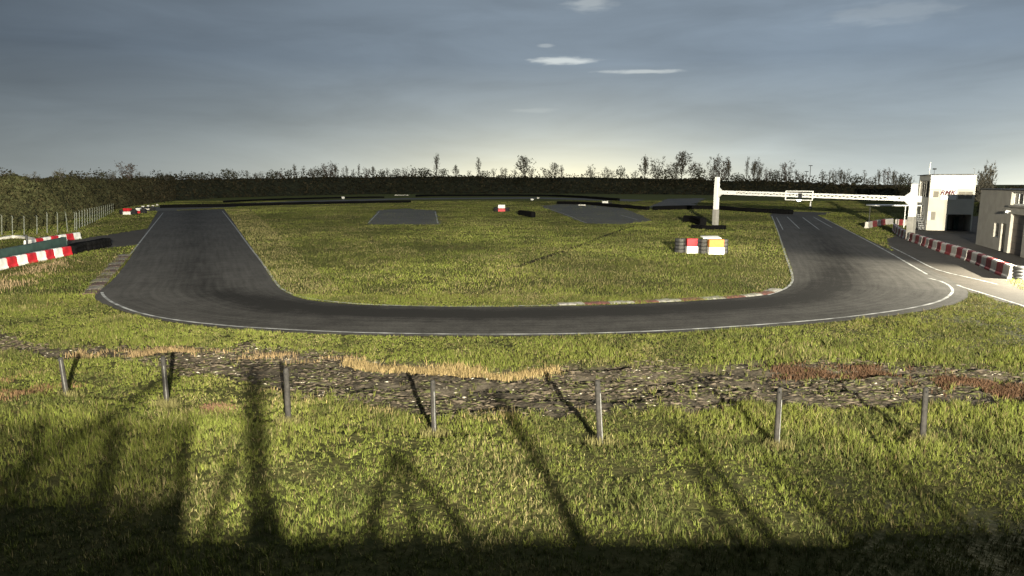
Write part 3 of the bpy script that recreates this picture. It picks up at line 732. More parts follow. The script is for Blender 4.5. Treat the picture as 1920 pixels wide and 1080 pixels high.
# ------------------------------------------------------------------ tyres
M_ty = [M_tyre, M_tyregrey]
def tyre_mesh(name, m, parent, c, r=.30, hgt=.2):
    b = MB(); b.torus((0, 0, 0), r * .70, r * .30, 18, 8, hgt / (r * .6)); o = b.build(name, m, parent, smooth=True); o.location = c; return o
def tyre_stack(label, loc, n=4, cols=((0, 0),), m=M_tyre, group=None, r=.3, hgt=.2, rz=0, name='tyre_stack'):
    o = thing(name, label, 'tyre stack', loc, rz, group)
    for cx, cy in cols:
        for k in range(n): tyre_mesh('tyre', m if (k % 2 == 0) else m, o, (cx + random.uniform(-.015, .015), cy, hgt * (k + .5)), r, hgt * 1.04)
    return o
a = G(1906, 524); tyre_stack('stack of black tyres closing the near end of the pit barrier', a, 4, ((.05, .1),), M_tyre, r=.34)
def panel_mark(parent, x0, x1, y, h, top, bot):
    b = MB(); b.box(((x0 + x1) / 2, y, h * .74), (x1 - x0, .5, h * .50)); b.build('upper_panel', top, parent, bevel=.03)
    b = MB(); b.box(((x0 + x1) / 2, y - .05, h * .245), (x1 - x0 + .05, .54, h * .48)); b.build('lower_panel', bot, parent, bevel=.03)
# two big markers in the infield
a = G(1287, 475); s_ = a.y / FPX
o = thing('track_marker', 'red over white box marker with dark tyres on its left, in the infield grass', 'track marker', a)
panel_mark(o, 0, 20 * s_, .1, 28 * s_, M_redplastic, M_whiteplastic)
for cx, m in ((-15, M_tyre), (-9.5, M_tyregrey), (-4, M_tyre)):
    for k in range(4): tyre_mesh('tyre', m, o, (cx * s_ + .05, .35 + (.2 if m is M_tyre else 0),   .29 * (k + .5)), .25, .28)
a = G(1328, 477); s_ = a.y / FPX
o = thing('track_marker', 'larger orange over white box marker between grey tyres, in the infield grass', 'track marker', a)
panel_mark(o, 0, 28 * s_, .1, 28.5 * s_, M_orange, M_whiteplastic)
for cx, m, dy in ((-5.5, M_tyregrey, .5), (33, M_tyregrey, .5), (-13, M_tyre, .9), (36.5, M_tyre, .9)):
    for k in range(4): tyre_mesh('tyre', m, o, (cx * s_, dy, .29 * (k + .5)), .24 if m is M_tyregrey else .30, .28)
mb = MB(); mb.obox((-8 * s_, .35, 1.21), (34 * s_, 0, 0), (0, .9, .10), (0, 0, .06)); mb.build('top_board', M_whiteplastic, o)
# small markers further away
for px0, px1, yb, h, t, b_, lab in ((934, 947, 397, 13, M_whiteplastic, M_redplastic, 'small white over red box marker in the far infield by the dark tyre pile'),
                                  (1129, 1140, 385, 8, M_whiteplastic, M_dark, 'tiny white box marker on the far tyre wall right of centre'),
                                  (232, 246, 402.5, 12, M_redplastic, M_whiteplastic, 'red over white box marker at the right end of the left bank fence'),
                                  (256, 264, 400, 10, M_whiteplastic, M_redplastic, 'white over red box marker just right of the red one below the left bank'),
                                  (272, 281, 396, 5, M_concrete, M_dark, 'low pale box marker left of the far end of the left straight')):
    a = G(px0, yb); s_ = a.y / FPX
    o = thing('track_marker', lab, 'track marker', a); panel_mark(o, 0, (px1 - px0) * s_, .1, h * s_, t, b_)
    for cx in (-3, px1 - px0 + 3):
        b = MB(); b.torus((0, 0, 0), .42, .2, 12, 6); t_ = b.build('tyre', M_tyre, o, smooth=True); t_.location = (cx * s_, .3, .25); 
        b = MB(); b.torus((0, 0, 0), .42, .2, 12, 6); t_ = b.build('tyre', M_tyre, o, smooth=True); t_.location = (cx * s_, .3, .65)
for px0, yb, wpx, hpx, lab in ((641, 374, 5, 5, 'tiny white marker board far off on the dark left tyre wall'), (995, 376, 6, 3.5, 'low white marker board in the far middle of the circuit'), (1007, 373, 4, 3, 'tiny white marker board behind the low one in the far middle'),
                               (1025, 368, 6, 3, 'flat white marker board on the farthest tyre wall'), (266, 390, 5, 4, 'first of four small white boards below the left bank'), (276, 388, 4, 3.5, 'second of four small white boards below the left bank'),
                               (285, 387.5, 4, 3, 'third of four small white boards below the left bank'), (293, 386, 4, 3, 'last and smallest of four white boards below the left bank'), (1084, 386, 14, 2.5, 'long low pale board beside the far infield bend'), (740, 366.8, 26, 1.5, 'long thin pale board at the foot of the far embankment')):
    a = G(px0, yb); s_ = a.y / FPX
    o = thing('marker_board', lab, 'marker board', a, 0, 'small boards around the far track')
    b = MB(); b.box((wpx * s_ / 2, 0, hpx * s_ * .62), (wpx * s_, .25, hpx * s_ * .75)); b.build('board', M_whiteplastic if hpx > 3.2 else M_concrete, o, bevel=.03)
    b = MB(); b.box((wpx * s_ / 2, .02, hpx * s_ * .125), (wpx * s_ * .8, .3, hpx * s_ * .25)); b.build('foot', M_dark, o)

# long tyre walls of the far track: stacked tyres read as one scalloped dark wall
def tyre_wall(pts, h, label):
    o = thing('tyre_wall', label, 'tyre wall', (0, 0, 0), 0)
    c = catmull([G(*p).to_2d() for p in pts], 8)
    seg = [0]
    for i in range(1, len(c)): seg.append(seg[-1] + (c[i] - c[i - 1]).length)
    m = min(900, max(40, int(seg[-1] / .2))); s = np.linspace(0, seg[-1], m)
    xs_ = np.interp(s, seg, [p.x for p in c]); ys_ = np.interp(s, seg, [p.y for p in c])
    vs = []; prof = [(-.5, 0), (-.62, .25), (-.5, .5), (-.62, .75), (-.45, 1), (.45, 1), (.62, .7), (.5, 0)]; n = len(prof)
    for i in range(m):
        j, k = max(i - 1, 0), min(i + 1, m - 1); d = Vector((xs_[k] - xs_[j], ys_[k] - ys_[j])).normalized(); q = Vector((d.y, -d.x))
        sc = .42 + .16 * abs(math.sin(s[i] * math.pi / .62)); hh = h * (.92 + .16 * vnoise(s[i:i + 1], 0 * s[i:i + 1], 2.5, 5)[0])
        for a, z in prof: vs.append((xs_[i] + q.x * -a * sc * 1.3, ys_[i] + q.y * -a * sc * 1.3, z * hh))
    b = MB(); b.add(vs, [(i * n + k, i * n + (k + 1) % n, (i + 1) * n + (k + 1) % n, (i + 1) * n + k) for i in range(m - 1) for k in range(n)] + [tuple(range(n)), tuple(range((m - 1) * n, m * n))[::-1]])
    b.build('tyres', M_tyrewall, o)
tyre_wall([(300, 390), (360, 389), (420, 388), (560, 384), (700, 381), (770, 380)], .75, 'long dark tyre wall behind the far end of the left straight')
tyre_wall([(780, 369), (830, 368), (1000, 368), (1070, 370), (1160, 377)], .9, 'long dark tyre wall along the foot of the far embankment in the middle')
tyre_wall([(1045, 382.5), (1100, 384), (1150, 388.5), (1215, 394)], .8, 'dark tyre wall curving behind the far infield bend')
tyre_wall([(1225, 394), (1290, 392.5), (1340, 393), (1400, 397.5), (1485, 402)], .85, 'dark tyre wall running behind the left gantry column to the grid')
tyre_wall([(975, 403), (985, 405), (1000, 408)], .9, 'short dark tyre pile in the far infield right of the white and red marker')
tyre_wall([(1284, 416), (1300, 418), (1318, 424)], 1.0, 'dark heap of tyres left of the left gantry foot')
tyre_wall([(1300, 428), (1318, 430), (1340, 430.5), (1358, 430)], .5, 'low dark tyre row around the left gantry foot')
tyre_wall([(133, 478), (150, 472), (172, 469), (200, 462.5)], .75, 'black tyre wall continuing from the right end of the green belt wall')
tyre_wall([(420, 380), (500, 376), (560, 374), (640, 372), (720, 371)], .6, 'faint dark tyre wall along the far track left of centre')

# ------------------------------------------------------------------ left bank fence
fx = [(-12, 442, 404), (3, 441, 405), (23, 441, 407), (45, 440.5, 407.5), (69, 439.5, 407), (88, 437.5, 400), (107.5, 436, 400.5), (127, 434.5, 400), (140, 433, 400), (143.5, 432, 399)]
fx += [(143.5 + 5.3 * k * (1 - .012 * k), 430 - 2.05 * k, 397.5 - .95 * k) for k in range(1, 17)]
for i, (x, yb, yt) in enumerate(fx):
    a = G(x, yb); t = At(x - (4 if i == 7 else 0), yt, a.y) - a
    o = thing('bank_fence_post', f'thin pale post of the fence below the green bank, {nth(i)} from the left', 'fence post', a, 0, 'posts of the left bank fence')
    b = MB(); b.tube((0, 0, -.2), t, .055, .05, 6); b.build('post', M_fpost, o)
    b = MB(); b.tube(t, t + Vector((0, -.1, .18)), .04, .03, 6); b.build('outrigger', M_fpost, o)

# ------------------------------------------------------------------ start gantry
gl, gr = G(1341, 423), G(1706, 450)
gan = thing('start_gantry', 'white start gantry spanning the grid with lattice beam and central sign frame', 'gantry', (gl.x, gl.y, 0))
AX = (gr - gl); AXL = AX.length; ax = AX.normalized(); nrm = Vector((ax.y, -ax.x, 0))
zl = At(1341, 360.5, gl.y).z; zr = At(1706, 373, gr.y).z
def gp(s, z, o=0): return ax * s + nrm * o + Vector((0, 0, z))
def bar(mb, p, q, wd, th, up=Vector((0, 0, 1))):
    d = (q - p); dn = d.normalized(); sd_ = dn.cross(up)
    if sd_.length < 1e-3: sd_ = Vector((1, 0, 0)); up = dn.cross(sd_)
    sd_ = sd_.normalized() * th; u = sd_.cross(dn).normalized() * wd
    mb.obox(p - sd_ / 2 - u / 2, d, sd_, u)
for s, ztop, wd, zp, nm in ((0, At(1341, 333, gl.y).z, .62, 2.15, 'left'), (AXL, At(1709, 346, gr.y).z, .56, 2.3, 'right')):
    b = MB(); tp = []
    vs = []
    for z, k in ((zp, 1.0), (ztop * .8, .95), (ztop - .1, .82), (ztop + .08, .80)):
        hw = wd / 2 * k
        vs += [gp(s - hw, z, -.22), gp(s + hw, z, -.22), gp(s + hw, z, .22), gp(s - hw, z, .22)]
    b.add(vs, [(4 * i + k, 4 * i + (k + 1) % 4, 4 * i + 4 + (k + 1) % 4, 4 * i + 4 + k) for i in range(3) for k in range(4)] + [(3, 2, 1, 0), (12, 13, 14, 15)])
    b.build('column', M_white, gan, bevel=.02)
    b = MB(); hw = wd / 2 * 1.12; b.obox(gp(s - hw, 0, -.27), ax * 2 * hw, nrm * .54, Vector((0, 0, zp - .003))); b.build('base_pad', M_pad, gan, bevel=.04)
BH = .50
def zb(s): return zl + (zr - zl) * s / AXL
def beam_piece(name, s0, s1, m, h=BH):
    b = MB(); b.obox(gp(s0, zb(s0) - h / 2, -.17), gp(s1, zb(s1)) - gp(s0, zb(s0)), nrm * .34, Vector((0, 0, h))); return b.build(name, m, gan, bevel=.01)
e0, e1 = .30, AXL - .28; c0, c1 = AXL * .125, AXL * .905
beam_piece('beam_end', e0, c0, M_white); beam_piece('beam_end', c1, e1, M_white)
b = MB()
for z in (BH / 2 - .075, -BH / 2 + .075):
    for o_ in (-.13, .13): bar(b, gp(c0, zb(c0) + z, o_), gp(c1, zb(c1) + z, o_), .15, .08)
nb = 44
for i in range(nb):
    s0 = c0 + (c1 - c0) * i / nb; s1 = c0 + (c1 - c0) * (i + 1) / nb; a_, c_ = (-1, 1) if i % 2 else (1, -1)
    for o_ in (-.125, .125): bar(b, gp(s0, zb(s0) + a_ * (BH / 2 - .1), o_), gp(s1, zb(s1) + c_ * (BH / 2 - .1), o_), .06, .05)
b.build('lattice_truss', M_white, gan)
for s, d in ((.30, 1), (AXL - .28, -1)):
    b = MB()
    for sg in (1, -1):
        z0 = zb(s) + sg * (BH / 2 + .003)
        p = [gp(s, z0), gp(s + d * .55, z0), gp(s, z0 + sg * .42)]
        vs = [q + nrm * .15 for q in p] + [q - nrm * .15 for q in p]
        b.add(vs, [(0, 1, 2), (5, 4, 3), (0, 3, 4, 1), (1, 4, 5, 2), (2, 5, 3, 0)])
    b.build('gusset', M_white, gan)
for s in (c0 * .62, c1 + (e1 - c1) * .52):
    b = MB(); b.tube(gp(s, zb(s) + .02, .165), gp(s, zb(s) + .02, .19), .08, .08, 10); b.build('bolt_plate', M_dark, gan)
sm0 = AXL * .43; sm1 = AXL * .57
b = MB(); z0, z1 = zb(AXL * .5) - .55, zb(AXL * .5) + .45
for z in (z0, z1): bar(b, gp(sm0, z, .28), gp(sm1, z, .28), .10, .08)
for s in (sm0, sm1): bar(b, gp(s, z0, .28), gp(s, z1, .28), .10, .08, nrm)
b.build('sign_frame', M_white, gan)
b = MB(); b.obox(gp(AXL * .498, z0 + .26, .22), ax * .45, nrm * .1, Vector((0, 0, .5))); b.build('light_panel', M_dark, gan, bevel=.02)
b = MB(); b.torus((0, 0, 0), .14, .08, 10, 6); b.tube((0, 0, -.07), (0, 0, .08), .16, .16, 10); lo = b.build('signal_lamp', M_bulb, gan); lo.location = gp(AXL * .505, z0 - .06, .38)
b = MB(); s = AXL + .32; b.obox(gp(AXL + .30, zb(AXL) - .32, -.15), ax * .42, nrm * .3, Vector((0, 0, .62))); b.build('control_box', M_white, gan, bevel=.02)

# flat canopy behind the right column
ca, cb, cc_ = G(1697, 428), G(1640, 424), G(1724, 431)
can = thing('canopy', 'flat white canopy on thin posts left of the right gantry column', 'canopy', (ca.x, ca.y, 0))
zt = At(1638, 384, ca.y).z
b = MB(); xL = At(1638, 384, ca.y).x - ca.x; xR = At(1726, 388, ca.y).x - ca.x
b.obox((xL, -.4, zt - .14), (xR - xL, 0, -.04), (0, 2.2, 0), (0, 0, .16)); b.build('roof', M_white, can, bevel=.02)
for x in (0, xR - .3):
    b = MB(); b.tube((x, .3, 0), (x, .3, zt - .145), .06, .06, 8); b.build('post', M_white, can)
b = MB(); b.tube((xL + .4, 1.5, 0), (xL + .4, 1.5, zt - .145), .035, .035, 8); b.build('post', M_dark, can)

# ------------------------------------------------------------------ buildings
WD = Vector((-.35, -.937, 0)).normalized()       # along the pit, towards the camera
NW = Vector((-.937, .35, 0)).normalized()        # outward normal of the pit side
def wall(mb, o, u, n, Ln, Hh, openings, mi=0, jm=0, z0=0):
    us = sorted({0, Ln, *[q for p in openings for q in p[:2]]}); zs_ = sorted({z0, Hh, *[q for p in openings for q in p[2:4]]})
    pt = lambda s, z, d=0: o + u * s + n * -d + Vector((0, 0, z))
    for i in range(len(us) - 1):
        for j in range(len(zs_) - 1):
            sm_, zm = (us[i] + us[i + 1]) / 2, (zs_[j] + zs_[j + 1]) / 2
            if any(p[0] < sm_ < p[1] and p[2] < zm < p[3] for p in openings): continue
            mb.quad(pt(us[i], zs_[j]), pt(us[i + 1], zs_[j]), pt(us[i + 1], zs_[j + 1]), pt(us[i], zs_[j + 1]), mi)
    for s0, s1, a, c, d in openings:
        mb.quad(pt(s0, a), pt(s0, c), pt(s0, c, d), pt(s0, a, d), jm); mb.quad(pt(s1, c), pt(s1, a), pt(s1, a, d), pt(s1, c, d), jm)
        mb.quad(pt(s0, c), pt(s1, c), pt(s1, c, d), pt(s0, c, d), jm); mb.quad(pt(s1, a), pt(s0, a), pt(s0, a, d), pt(s1, a, d), jm)
def pane(name, o, u, n, s0, s1, a, c, d, m, parent, frame=None, bars=0, fw=.06):
    ow = o + n * -(d - .05)
    b = MB(); p = lambda s, z: ow + u * s + Vector((0, 0, z))
    if frame:
        f = MB()
        f.obox(p(s0, a), u * (s1 - s0), n * -.07, Vector((0, 0, fw))); f.obox(p(s0, c - fw), u * (s1 - s0), n * -.07, Vector((0, 0, fw)))
        f.obox(p(s0, a + fw), u * fw, n * -.07, Vector((0, 0, c - a - 2 * fw))); f.obox(p(s1 - fw, a + fw), u * fw, n * -.07, Vector((0, 0, c - a - 2 * fw)))
        for k in range(bars):
            s = s0 + (s1 - s0) * (k + 1) / (bars + 1); f.obox(p(s - fw / 2, a + fw), u * fw, n * -.07, Vector((0, 0, c - a - 2 * fw)))
        fo = f.build(name, frame, parent)
        b.obox(p(s0 + .003, a + .003) + n * -.03, u * (s1 - s0 - .006), n * -.02, Vector((0, 0, c - a - .006))); b.build('pane', m, fo)
        return fo
    b.obox(p(s0, a), u * (s1 - s0), n * -.07, Vector((0, 0, c - a))); return b.build(name, m, parent)
# grey workshop on the right
PB = G(1829, 458)
wk = thing('workshop', 'grey rendered flat-roofed workshop at the right edge with recessed doors and top window strip', 'building', (PB.x, PB.y, 0))
O0 = Vector((0, 0, 0)); LBd, HB, DB = 19.0, 5.0, 11.0; U = WD; IN = -NW
ops = [(4.7, 6.0, 1.05, 2.25, .16), (6.55, 7.75, .0, 2.3, .22), (8.55, 11.6, .0, 3.15, .26), (8.15, 16.6, 3.85, 4.86, .24), (12.6, 15.6, 0, 3.15, .26)]
b = MB(); wall(b, O0, U, NW, LBd, HB, ops)
q = [O0, O0 + U * LBd, O0 + U * LBd + IN * DB, O0 + IN * DB]; zv = Vector((0, 0, HB))
b.quad(q[1], q[2], q[2] + zv, q[1] + zv); b.quad(q[2], q[3], q[3] + zv, q[2] + zv); b.quad(q[3], q[0], q[0] + zv, q[3] + zv)
b.build('wall', M_render, wk)
b = MB(); b.obox(O0 - U * .08 + NW * .08 + Vector((0, 0, HB)), U * (LBd + .16), IN * (DB + .16), Vector((0, 0, .09))); b.build('roof', M_dark, wk, bevel=.01)
pane('window', O0, U, NW, 4.7, 6.0, 1.05, 2.25, .16, M_blind, wk, M_white, 0, .09)
pane('door', O0, U, NW, 6.55, 7.75, .0, 2.3, .22, M_render, wk, M_render)
dr = pane('roller_door', O0, U, NW, 8.55, 11.6, .0, 3.15, .26, M_door, wk)
dr2 = pane('roller_door', O0, U, NW, 12.6, 15.6, .0, 3.15, .26, M_door, wk)
for s0 in (8.55, 12.6):
    b = MB()
    for k in range(6): b.obox(O0 + U * (s0 + .02) + NW * -.20 + Vector((0, 0, .5 * k + .4)), U * 2.98, NW * -.02, Vector((0, 0, .035)))
    b.build('door_rib', M_dark, dr if s0 < 10 else dr2)
pane('window', O0, U, NW, 8.15, 16.6, 3.85, 4.86, .24, M_glass, wk, M_white, 7, .12)
b = MB(); b.obox(O0 + U * 8.0 + NW * .0 + Vector((0, 0, 3.70)), U * 8.8, NW * .12, Vector((0, 0, .12))); b.build('sill', M_render, wk, bevel=.01)
b = MB(); c_ = O0 + U * 8.3 + Vector((0, 0, 3.35)); b.tube(c_, c_ + NW * .22, .05, .05, 8); b.tube(c_ + NW * .2 + Vector((0, 0, .06)), c_ + NW * .26 - Vector((0, 0, .14)), .10, .13, 8); b.build('wall_lamp', M_white, wk)
# white control building
PA = G(1736, 432); 
ctl = thing('control_building', 'white two-storey control building with red lettering behind the pit barrier', 'building', (PA.x, PA.y, 0))
UA = -NW; NA = WD; VB = -WD; LA, HA, DA = 4.62, 6.55, 6.2
opsA = [(.36, 1.05, 3.85, 4.72, .14), (2.95, 4.40, 3.75, 4.62, .14), (.36, .84, 1.25, 2.25, .14), (2.08, 4.48, .0, 1.95, 3.0)]
b = MB(); wall(b, O0, UA, NA, LA, 4.9, opsA, 1, 1); wall(b, O0, UA, NA, LA, HA, [], z0=4.9)  # lower front gets the shaded cream tone
wall(b, O0 + VB * DA, -VB, NW, DA, HA, [(.5, 5.8, 3.9, 5.9, .14), (2.4, 3.6, 0.9, 2.9, .2)])
q = [O0 + UA * LA, O0 + UA * LA + VB * DA, O0 + VB * DA]; zv = Vector((0, 0, HA))
b.quad(q[0], q[1], q[1] + zv, q[0] + zv); b.quad(q[1], q[2], q[2] + zv, q[1] + zv)
b.build('wall', [M_cream, M_creamshade], ctl)
b = MB(); b.obox(O0 + NA * .02 - UA * .25 + VB * .12 + Vector((0, 0, HA + .003)), UA * (LA + .25), VB * (DA + .1), Vector((0, 0, .06))); b.obox(O0 + UA * .3 + VB * .3 + Vector((0, 0, HA + .07)), UA * (LA - .6), VB * (DA - .6), Vector((0, 0, .04))); b.build('roof', M_dark, ctl)
pane('window', O0, UA, NA, .36, 1.05, 3.85, 4.72, .14, M_blind, ctl, M_cream)
pane('window', O0, UA, NA, 2.95, 4.40, 3.75, 4.62, .14, M_blind, ctl, M_pad, 1)
pane('window', O0, UA, NA, .36, .84, 1.25, 2.25, .14, M_blind, ctl, M_pad)
pane('back_wall', O0, UA, NA, 2.08, 4.48, .0, 1.95, 3.0, M_pad, ctl)
pane('window', O0 + VB * DA, -VB, NW, .5, 5.8, 3.9, 5.9, .14, M_glass, ctl, M_pad, 4)
pane('door', O0 + VB * DA, -VB, NW, 2.4, 3.6, .9, 2.9, .2, M_glass, ctl, M_pad)
for z, h in ((3.85, .87), (1.25, 1.0)):
    b = MB(); b.obox(O0 + UA * .04 + NA * .003 + Vector((0, 0, z)), UA * .29, NA * .05, Vector((0, 0, h))); b.build('shutter', M_white, ctl, bevel=.008)
for s0, s1, z0_, z1_ in ((2.5, 2.75, .3, 1.6), (3.3, 3.8, .2, 1.5)):
    b = MB(); b.obox(O0 + UA * s0 + VB * 2.3 + Vector((0, 0, .02)), UA * (s1 - s0), VB * .4, Vector((0, 0, z1_))); b.build('cabinet', M_teal, ctl, bevel=.02)
sg = MB(); sg.obox(O0 + UA * 1.2 + NA * .004 + Vector((0, 0, 3.66)), UA * 1.58, NA * .06, Vector((0, 0, 1.35))); sgo = sg.build('sign', M_white, ctl, bevel=.01)
cu = bpy.data.curves.new('lettering', 'FONT'); cu.body = 'RMK'; cu.size = .74; cu.extrude = .012; cu.shear = .28; cu.align_x = 'CENTER'; cu.offset = .02
to = bpy.data.objects.new('lettering', cu); COL.objects.link(to); bpy.context.view_layer.update()
me = bpy.data.meshes.new_from_object(to.evaluated_get(bpy.context.evaluated_depsgraph_get())); bpy.data.objects.remove(to)
lo = bpy.data.objects.new('lettering', me); COL.objects.link(lo); me.materials.clear(); me.materials.append(M_sign); lo.parent = sgo
lo.location = O0 + UA * 1.83 + NA * .082 + Vector((0, 0, 4.24)); lo.rotation_euler = (math.pi / 2, 0, math.atan2(UA.y, UA.x))
b = MB(); c_ = O0 + UA * .02 + VB * .9 + Vector((0, 0, HA)); b.tube(c_, c_ + Vector((-.05, 0, .55)), .035, .03, 8); b.tube(c_ + Vector((-.05, 0, .55)), c_ + Vector((-.02, 0, 1.5)), .075, .06, 8); b.build('antenna', M_white, ctl)
b = MB(); c_ = O0 + UA * .9 + VB * 3 + Vector((0, 0, HA)); b.tube(c_, c_ + Vector((0, 0, .7)), .025, .02, 6); b.tube(c_ + Vector((-.22, 0, .7)), c_ + Vector((.22, 0, .7)), .02, .02, 6); b.box((c_.x, c_.y, c_.z + .78), (.3, .3, .12)); b.build('wind_vane', M_dark, ctl)
b = MB(); c_ = O0 + UA * 4.45 + VB * .5 + Vector((0, 0, HA)); b.tube(c_, c_ + Vector((0, 0, .75)), .02, .02, 6); b.tube(c_ + Vector((0, 0, .75)), c_ + Vector((-.25, -.1, .72)), .02, .03, 6); b.build('rooftop_rod', M_steel, ctl)
# outside stair on the pit side
sp = PA + WD * .4 + NW * .85
stp = thing('outside_stair', 'grey steel outside stair with open treads at the left side of the control building', 'stairs', (sp.x, sp.y, 0))
nst = 9; run = .26; rise = .2
for k in range(nst):
    b = MB(); b.obox(VB * (k * run) + Vector((0, 0, rise * (k + 1) - .04)), UA * .62, VB * .24, Vector((0, 0, .04))); b.build('tread', M_steel, stp)
for s in (-.055, .625):
    b = MB(); b.obox(UA * s + Vector((0, 0, .0)), UA * .05, VB * .12, Vector((0, 0, .18))); bar(b, UA * (s + .025) + Vector((0, 0, .12)), UA * (s + .025) + VB * (nst * run) + Vector((0, 0, nst * rise + .02)), .16, .05); b.build('stringer', M_dark, stp)
    b = MB(); bar(b, UA * (s + .025) + Vector((0, 0, 1.0)), UA * (s + .025) + VB * (nst * run) + Vector((0, 0, nst * rise + .95)), .05, .05)
    for k in (0, 4, 8): b.tube(UA * (s + .025) + VB * (k * run + .1) + Vector((0, 0, rise * (k + 1) - .05)), UA * (s + .025) + VB * (k * run + .1) + Vector((0, 0, rise * (k + 1) + .9)), .022, .022, 6)
    b.build('handrail', M_steel, stp)
b = MB(); b.obox(VB * (nst * run + .02) + Vector((0, 0, nst * rise - .05)), UA * .65, VB * 1.3, Vector((0, 0, .05))); b.build('landing', M_steel, stp)
# pale loading slab at the right edge behind the barrier end
sl = [(1908, 514), (1940, 506), (2050, 520), (2050, 532), (1912, 524)]
w_ = [G(*p) for p in sl]; b = MB(); n = len(w_); b.add([(v.x, v.y, z) for z in (0, .12) for v in w_], [tuple(range(n, 2 * n)), tuple(range(n))[::-1]] + [(i, (i + 1) % n, n + (i + 1) % n, n + i) for i in range(n)]); structure(b.build('pavement', M_concrete))

# ------------------------------------------------------------------ far lamp posts and marker post
for px, yt, lab in ((1509.5, 322, 'shorter thin lamp post on the far horizon above the gantry'), (1516, 311, 'taller thin lamp post on the far horizon above the gantry')):
    p, D = bank_at(px, .9); t = At(px, yt, p.y)
    o = thing('lamp_post', lab, 'lamp post', p, 0, 'far lamp posts')
    b = MB(); b.tube((0, 0, -.3), (0, 0, t.z - p.z), .16, .11, 8); b.build('pole', M_bark, o)
    b = MB(); b.box((0, 0, t.z - p.z + .1), (1.5, .5, .28)); b.build('lamp_head', M_dark, o, bevel=.04)
a = G(1519, 392); s_ = a.y / FPX
o = thing('marshal_post', 'small white post with dark foot standing beyond the gantry sign', 'marker post', a)
b = MB(); b.tube((0, 0, 5 * s_), (0, 0, 14 * s_), .18, .14, 8); b.build('post', M_whiteplastic, o)
b = MB(); b.box((0, 0, 2.5 * s_), (.5, .5, 5 * s_)); b.build('foot', M_dark, o, bevel=.03)

# ------------------------------------------------------------------ trees
def tree_proto(kind, seed):
    r = random.Random(seed)
    o = thing(kind + '_tree', 'x', 'tree'); tb = MB(); twig = []
    if kind == 'round':
        tb.tube((0, 0, -.05), (0, 0, .4), .03, .02, 6)
        for i in range(260):
            u = r.random() * 6.28; ph = math.acos(2 * r.random() - 1); q = r.random() ** .45
            p = Vector((math.cos(u) * math.sin(ph) * .5 * q, math.sin(u) * math.sin(ph) * .5 * q, .52 + .48 * math.cos(ph) * q * (.8 + .3 * r.random()))); twig.append((p, .035 + .04 * r.random(), 1))
    else:
        env = {'fan': lambda z: .16 + .84 * math.sin(min(1, z * 1.15) * 1.75), 'bare': lambda z: max(.05, math.sin(min(1, max(0, (z - .08) / .95)) ** .8 * 3.0)), 'poplar': lambda z: .35 + .65 * math.sin(min(1, z) ** .7 * 2.9), 'sapling': lambda z: .25 + .75 * math.sin(z * 2.9)}[kind]
        ns = {'fan': 20 if seed == 15 else 9, 'bare': 13, 'poplar': 8, 'sapling': 5}[kind]; asp = {'fan': .34, 'bare': .36, 'poplar': .13, 'sapling': .16}[kind]
        if kind != 'fan': tb.tube((0, 0, -.03), (0, 0, .96), .014, .003, 5)
        tips = []
        for i in range(ns):
            a_ = i * 2.4 + r.random(); z0 = -.02 if kind == 'fan' else .12 + .62 * i / ns
            z1 = min(1, z0 + r.uniform(.35, .5)) if kind != 'fan' else r.uniform(.62, 1.0)
            q = asp * env(z1) * r.uniform(.35, 1.0)
            p0 = Vector((0, 0, z0)) if kind != 'fan' else Vector((math.cos(a_) * .02, math.sin(a_) * .02, -.02)); p1 = Vector((math.cos(a_) * q, math.sin(a_) * q, z1))
            pm = p0.lerp(p1, .5) + Vector((math.cos(a_) * q * .18, math.sin(a_) * q * .18, -.03))
            tb.tube(p0, pm, .009, .006, 4, cap=False); tb.tube(pm, p1, .006, .002, 4, cap=False); tips.append((p0, pm, p1))
        for i in range({'fan': 290, 'bare': 330, 'poplar': 190, 'sapling': 100}[kind] * (4 if seed == 15 else 1)):
            p0, pm, p1 = r.choice(tips); u = r.random() ** .6
            p = (p0.lerp(pm, u * 2) if u < .5 else pm.lerp(p1, u * 2 - 1)) + Vector((r.gauss(0, .055), r.gauss(0, .055), r.gauss(0, .05))) * (1.0 if kind in ('fan', 'bare') else .55)
            if p.z > .05: twig.append((p, .05 + .07 * r.random(), 0))
    V_ = [v for v in tb.v] + [tuple(t[0]) for t in twig]
    mxw = max(max(abs(v[0]), abs(v[1])) for v in V_) * 2; mxz = max(v[2] for v in V_)
    f = lambda v: (v[0] / mxw, v[1] / mxw, v[2] / mxz)
    tb.v = [f(v) for v in tb.v]; tb.build('trunk', M_bark, o)
    cb_ = MB()
    for p, s, leaf in twig:
        p = Vector(f(p)); d = Vector((r.gauss(0, 1), r.gauss(0, 1), r.gauss(1.3 if not leaf else 0, .7))).normalized(); e = d.orthogonal().normalized()
        e.rotate(__import__('mathutils').Quaternion(d, r.random() * 6.28))
        if leaf: cb_.quad(p - d * s, p + e * s * .7, p + d * s, p - e * s * .7)
        else:
            for k in range(4):
                dd = (d + Vector((r.gauss(0, .6), r.gauss(0, .6), r.gauss(0, .4)))).normalized(); wv = e * (.008 + .007 * r.random())
                cb_.add((p - wv, p + wv, p + dd * s), ((0, 1, 2),))
    cb_.build('crown', M_leafd if kind == 'round' else (M_russet if seed == 12 else M_twig), o)
    return o
PROTO = {}; CNT = {}
KN = {'fan': ('bare many-stemmed tree', 'fan_tree'), 'bare': ('bare single-trunk tree', 'bare_tree'), 'poplar': ('narrow upright bare tree', 'poplar_tree'), 'round': ('dense dark rounded tree', 'round_tree'), 'sapling': ('thin bare sapling', 'sapling_tree')}
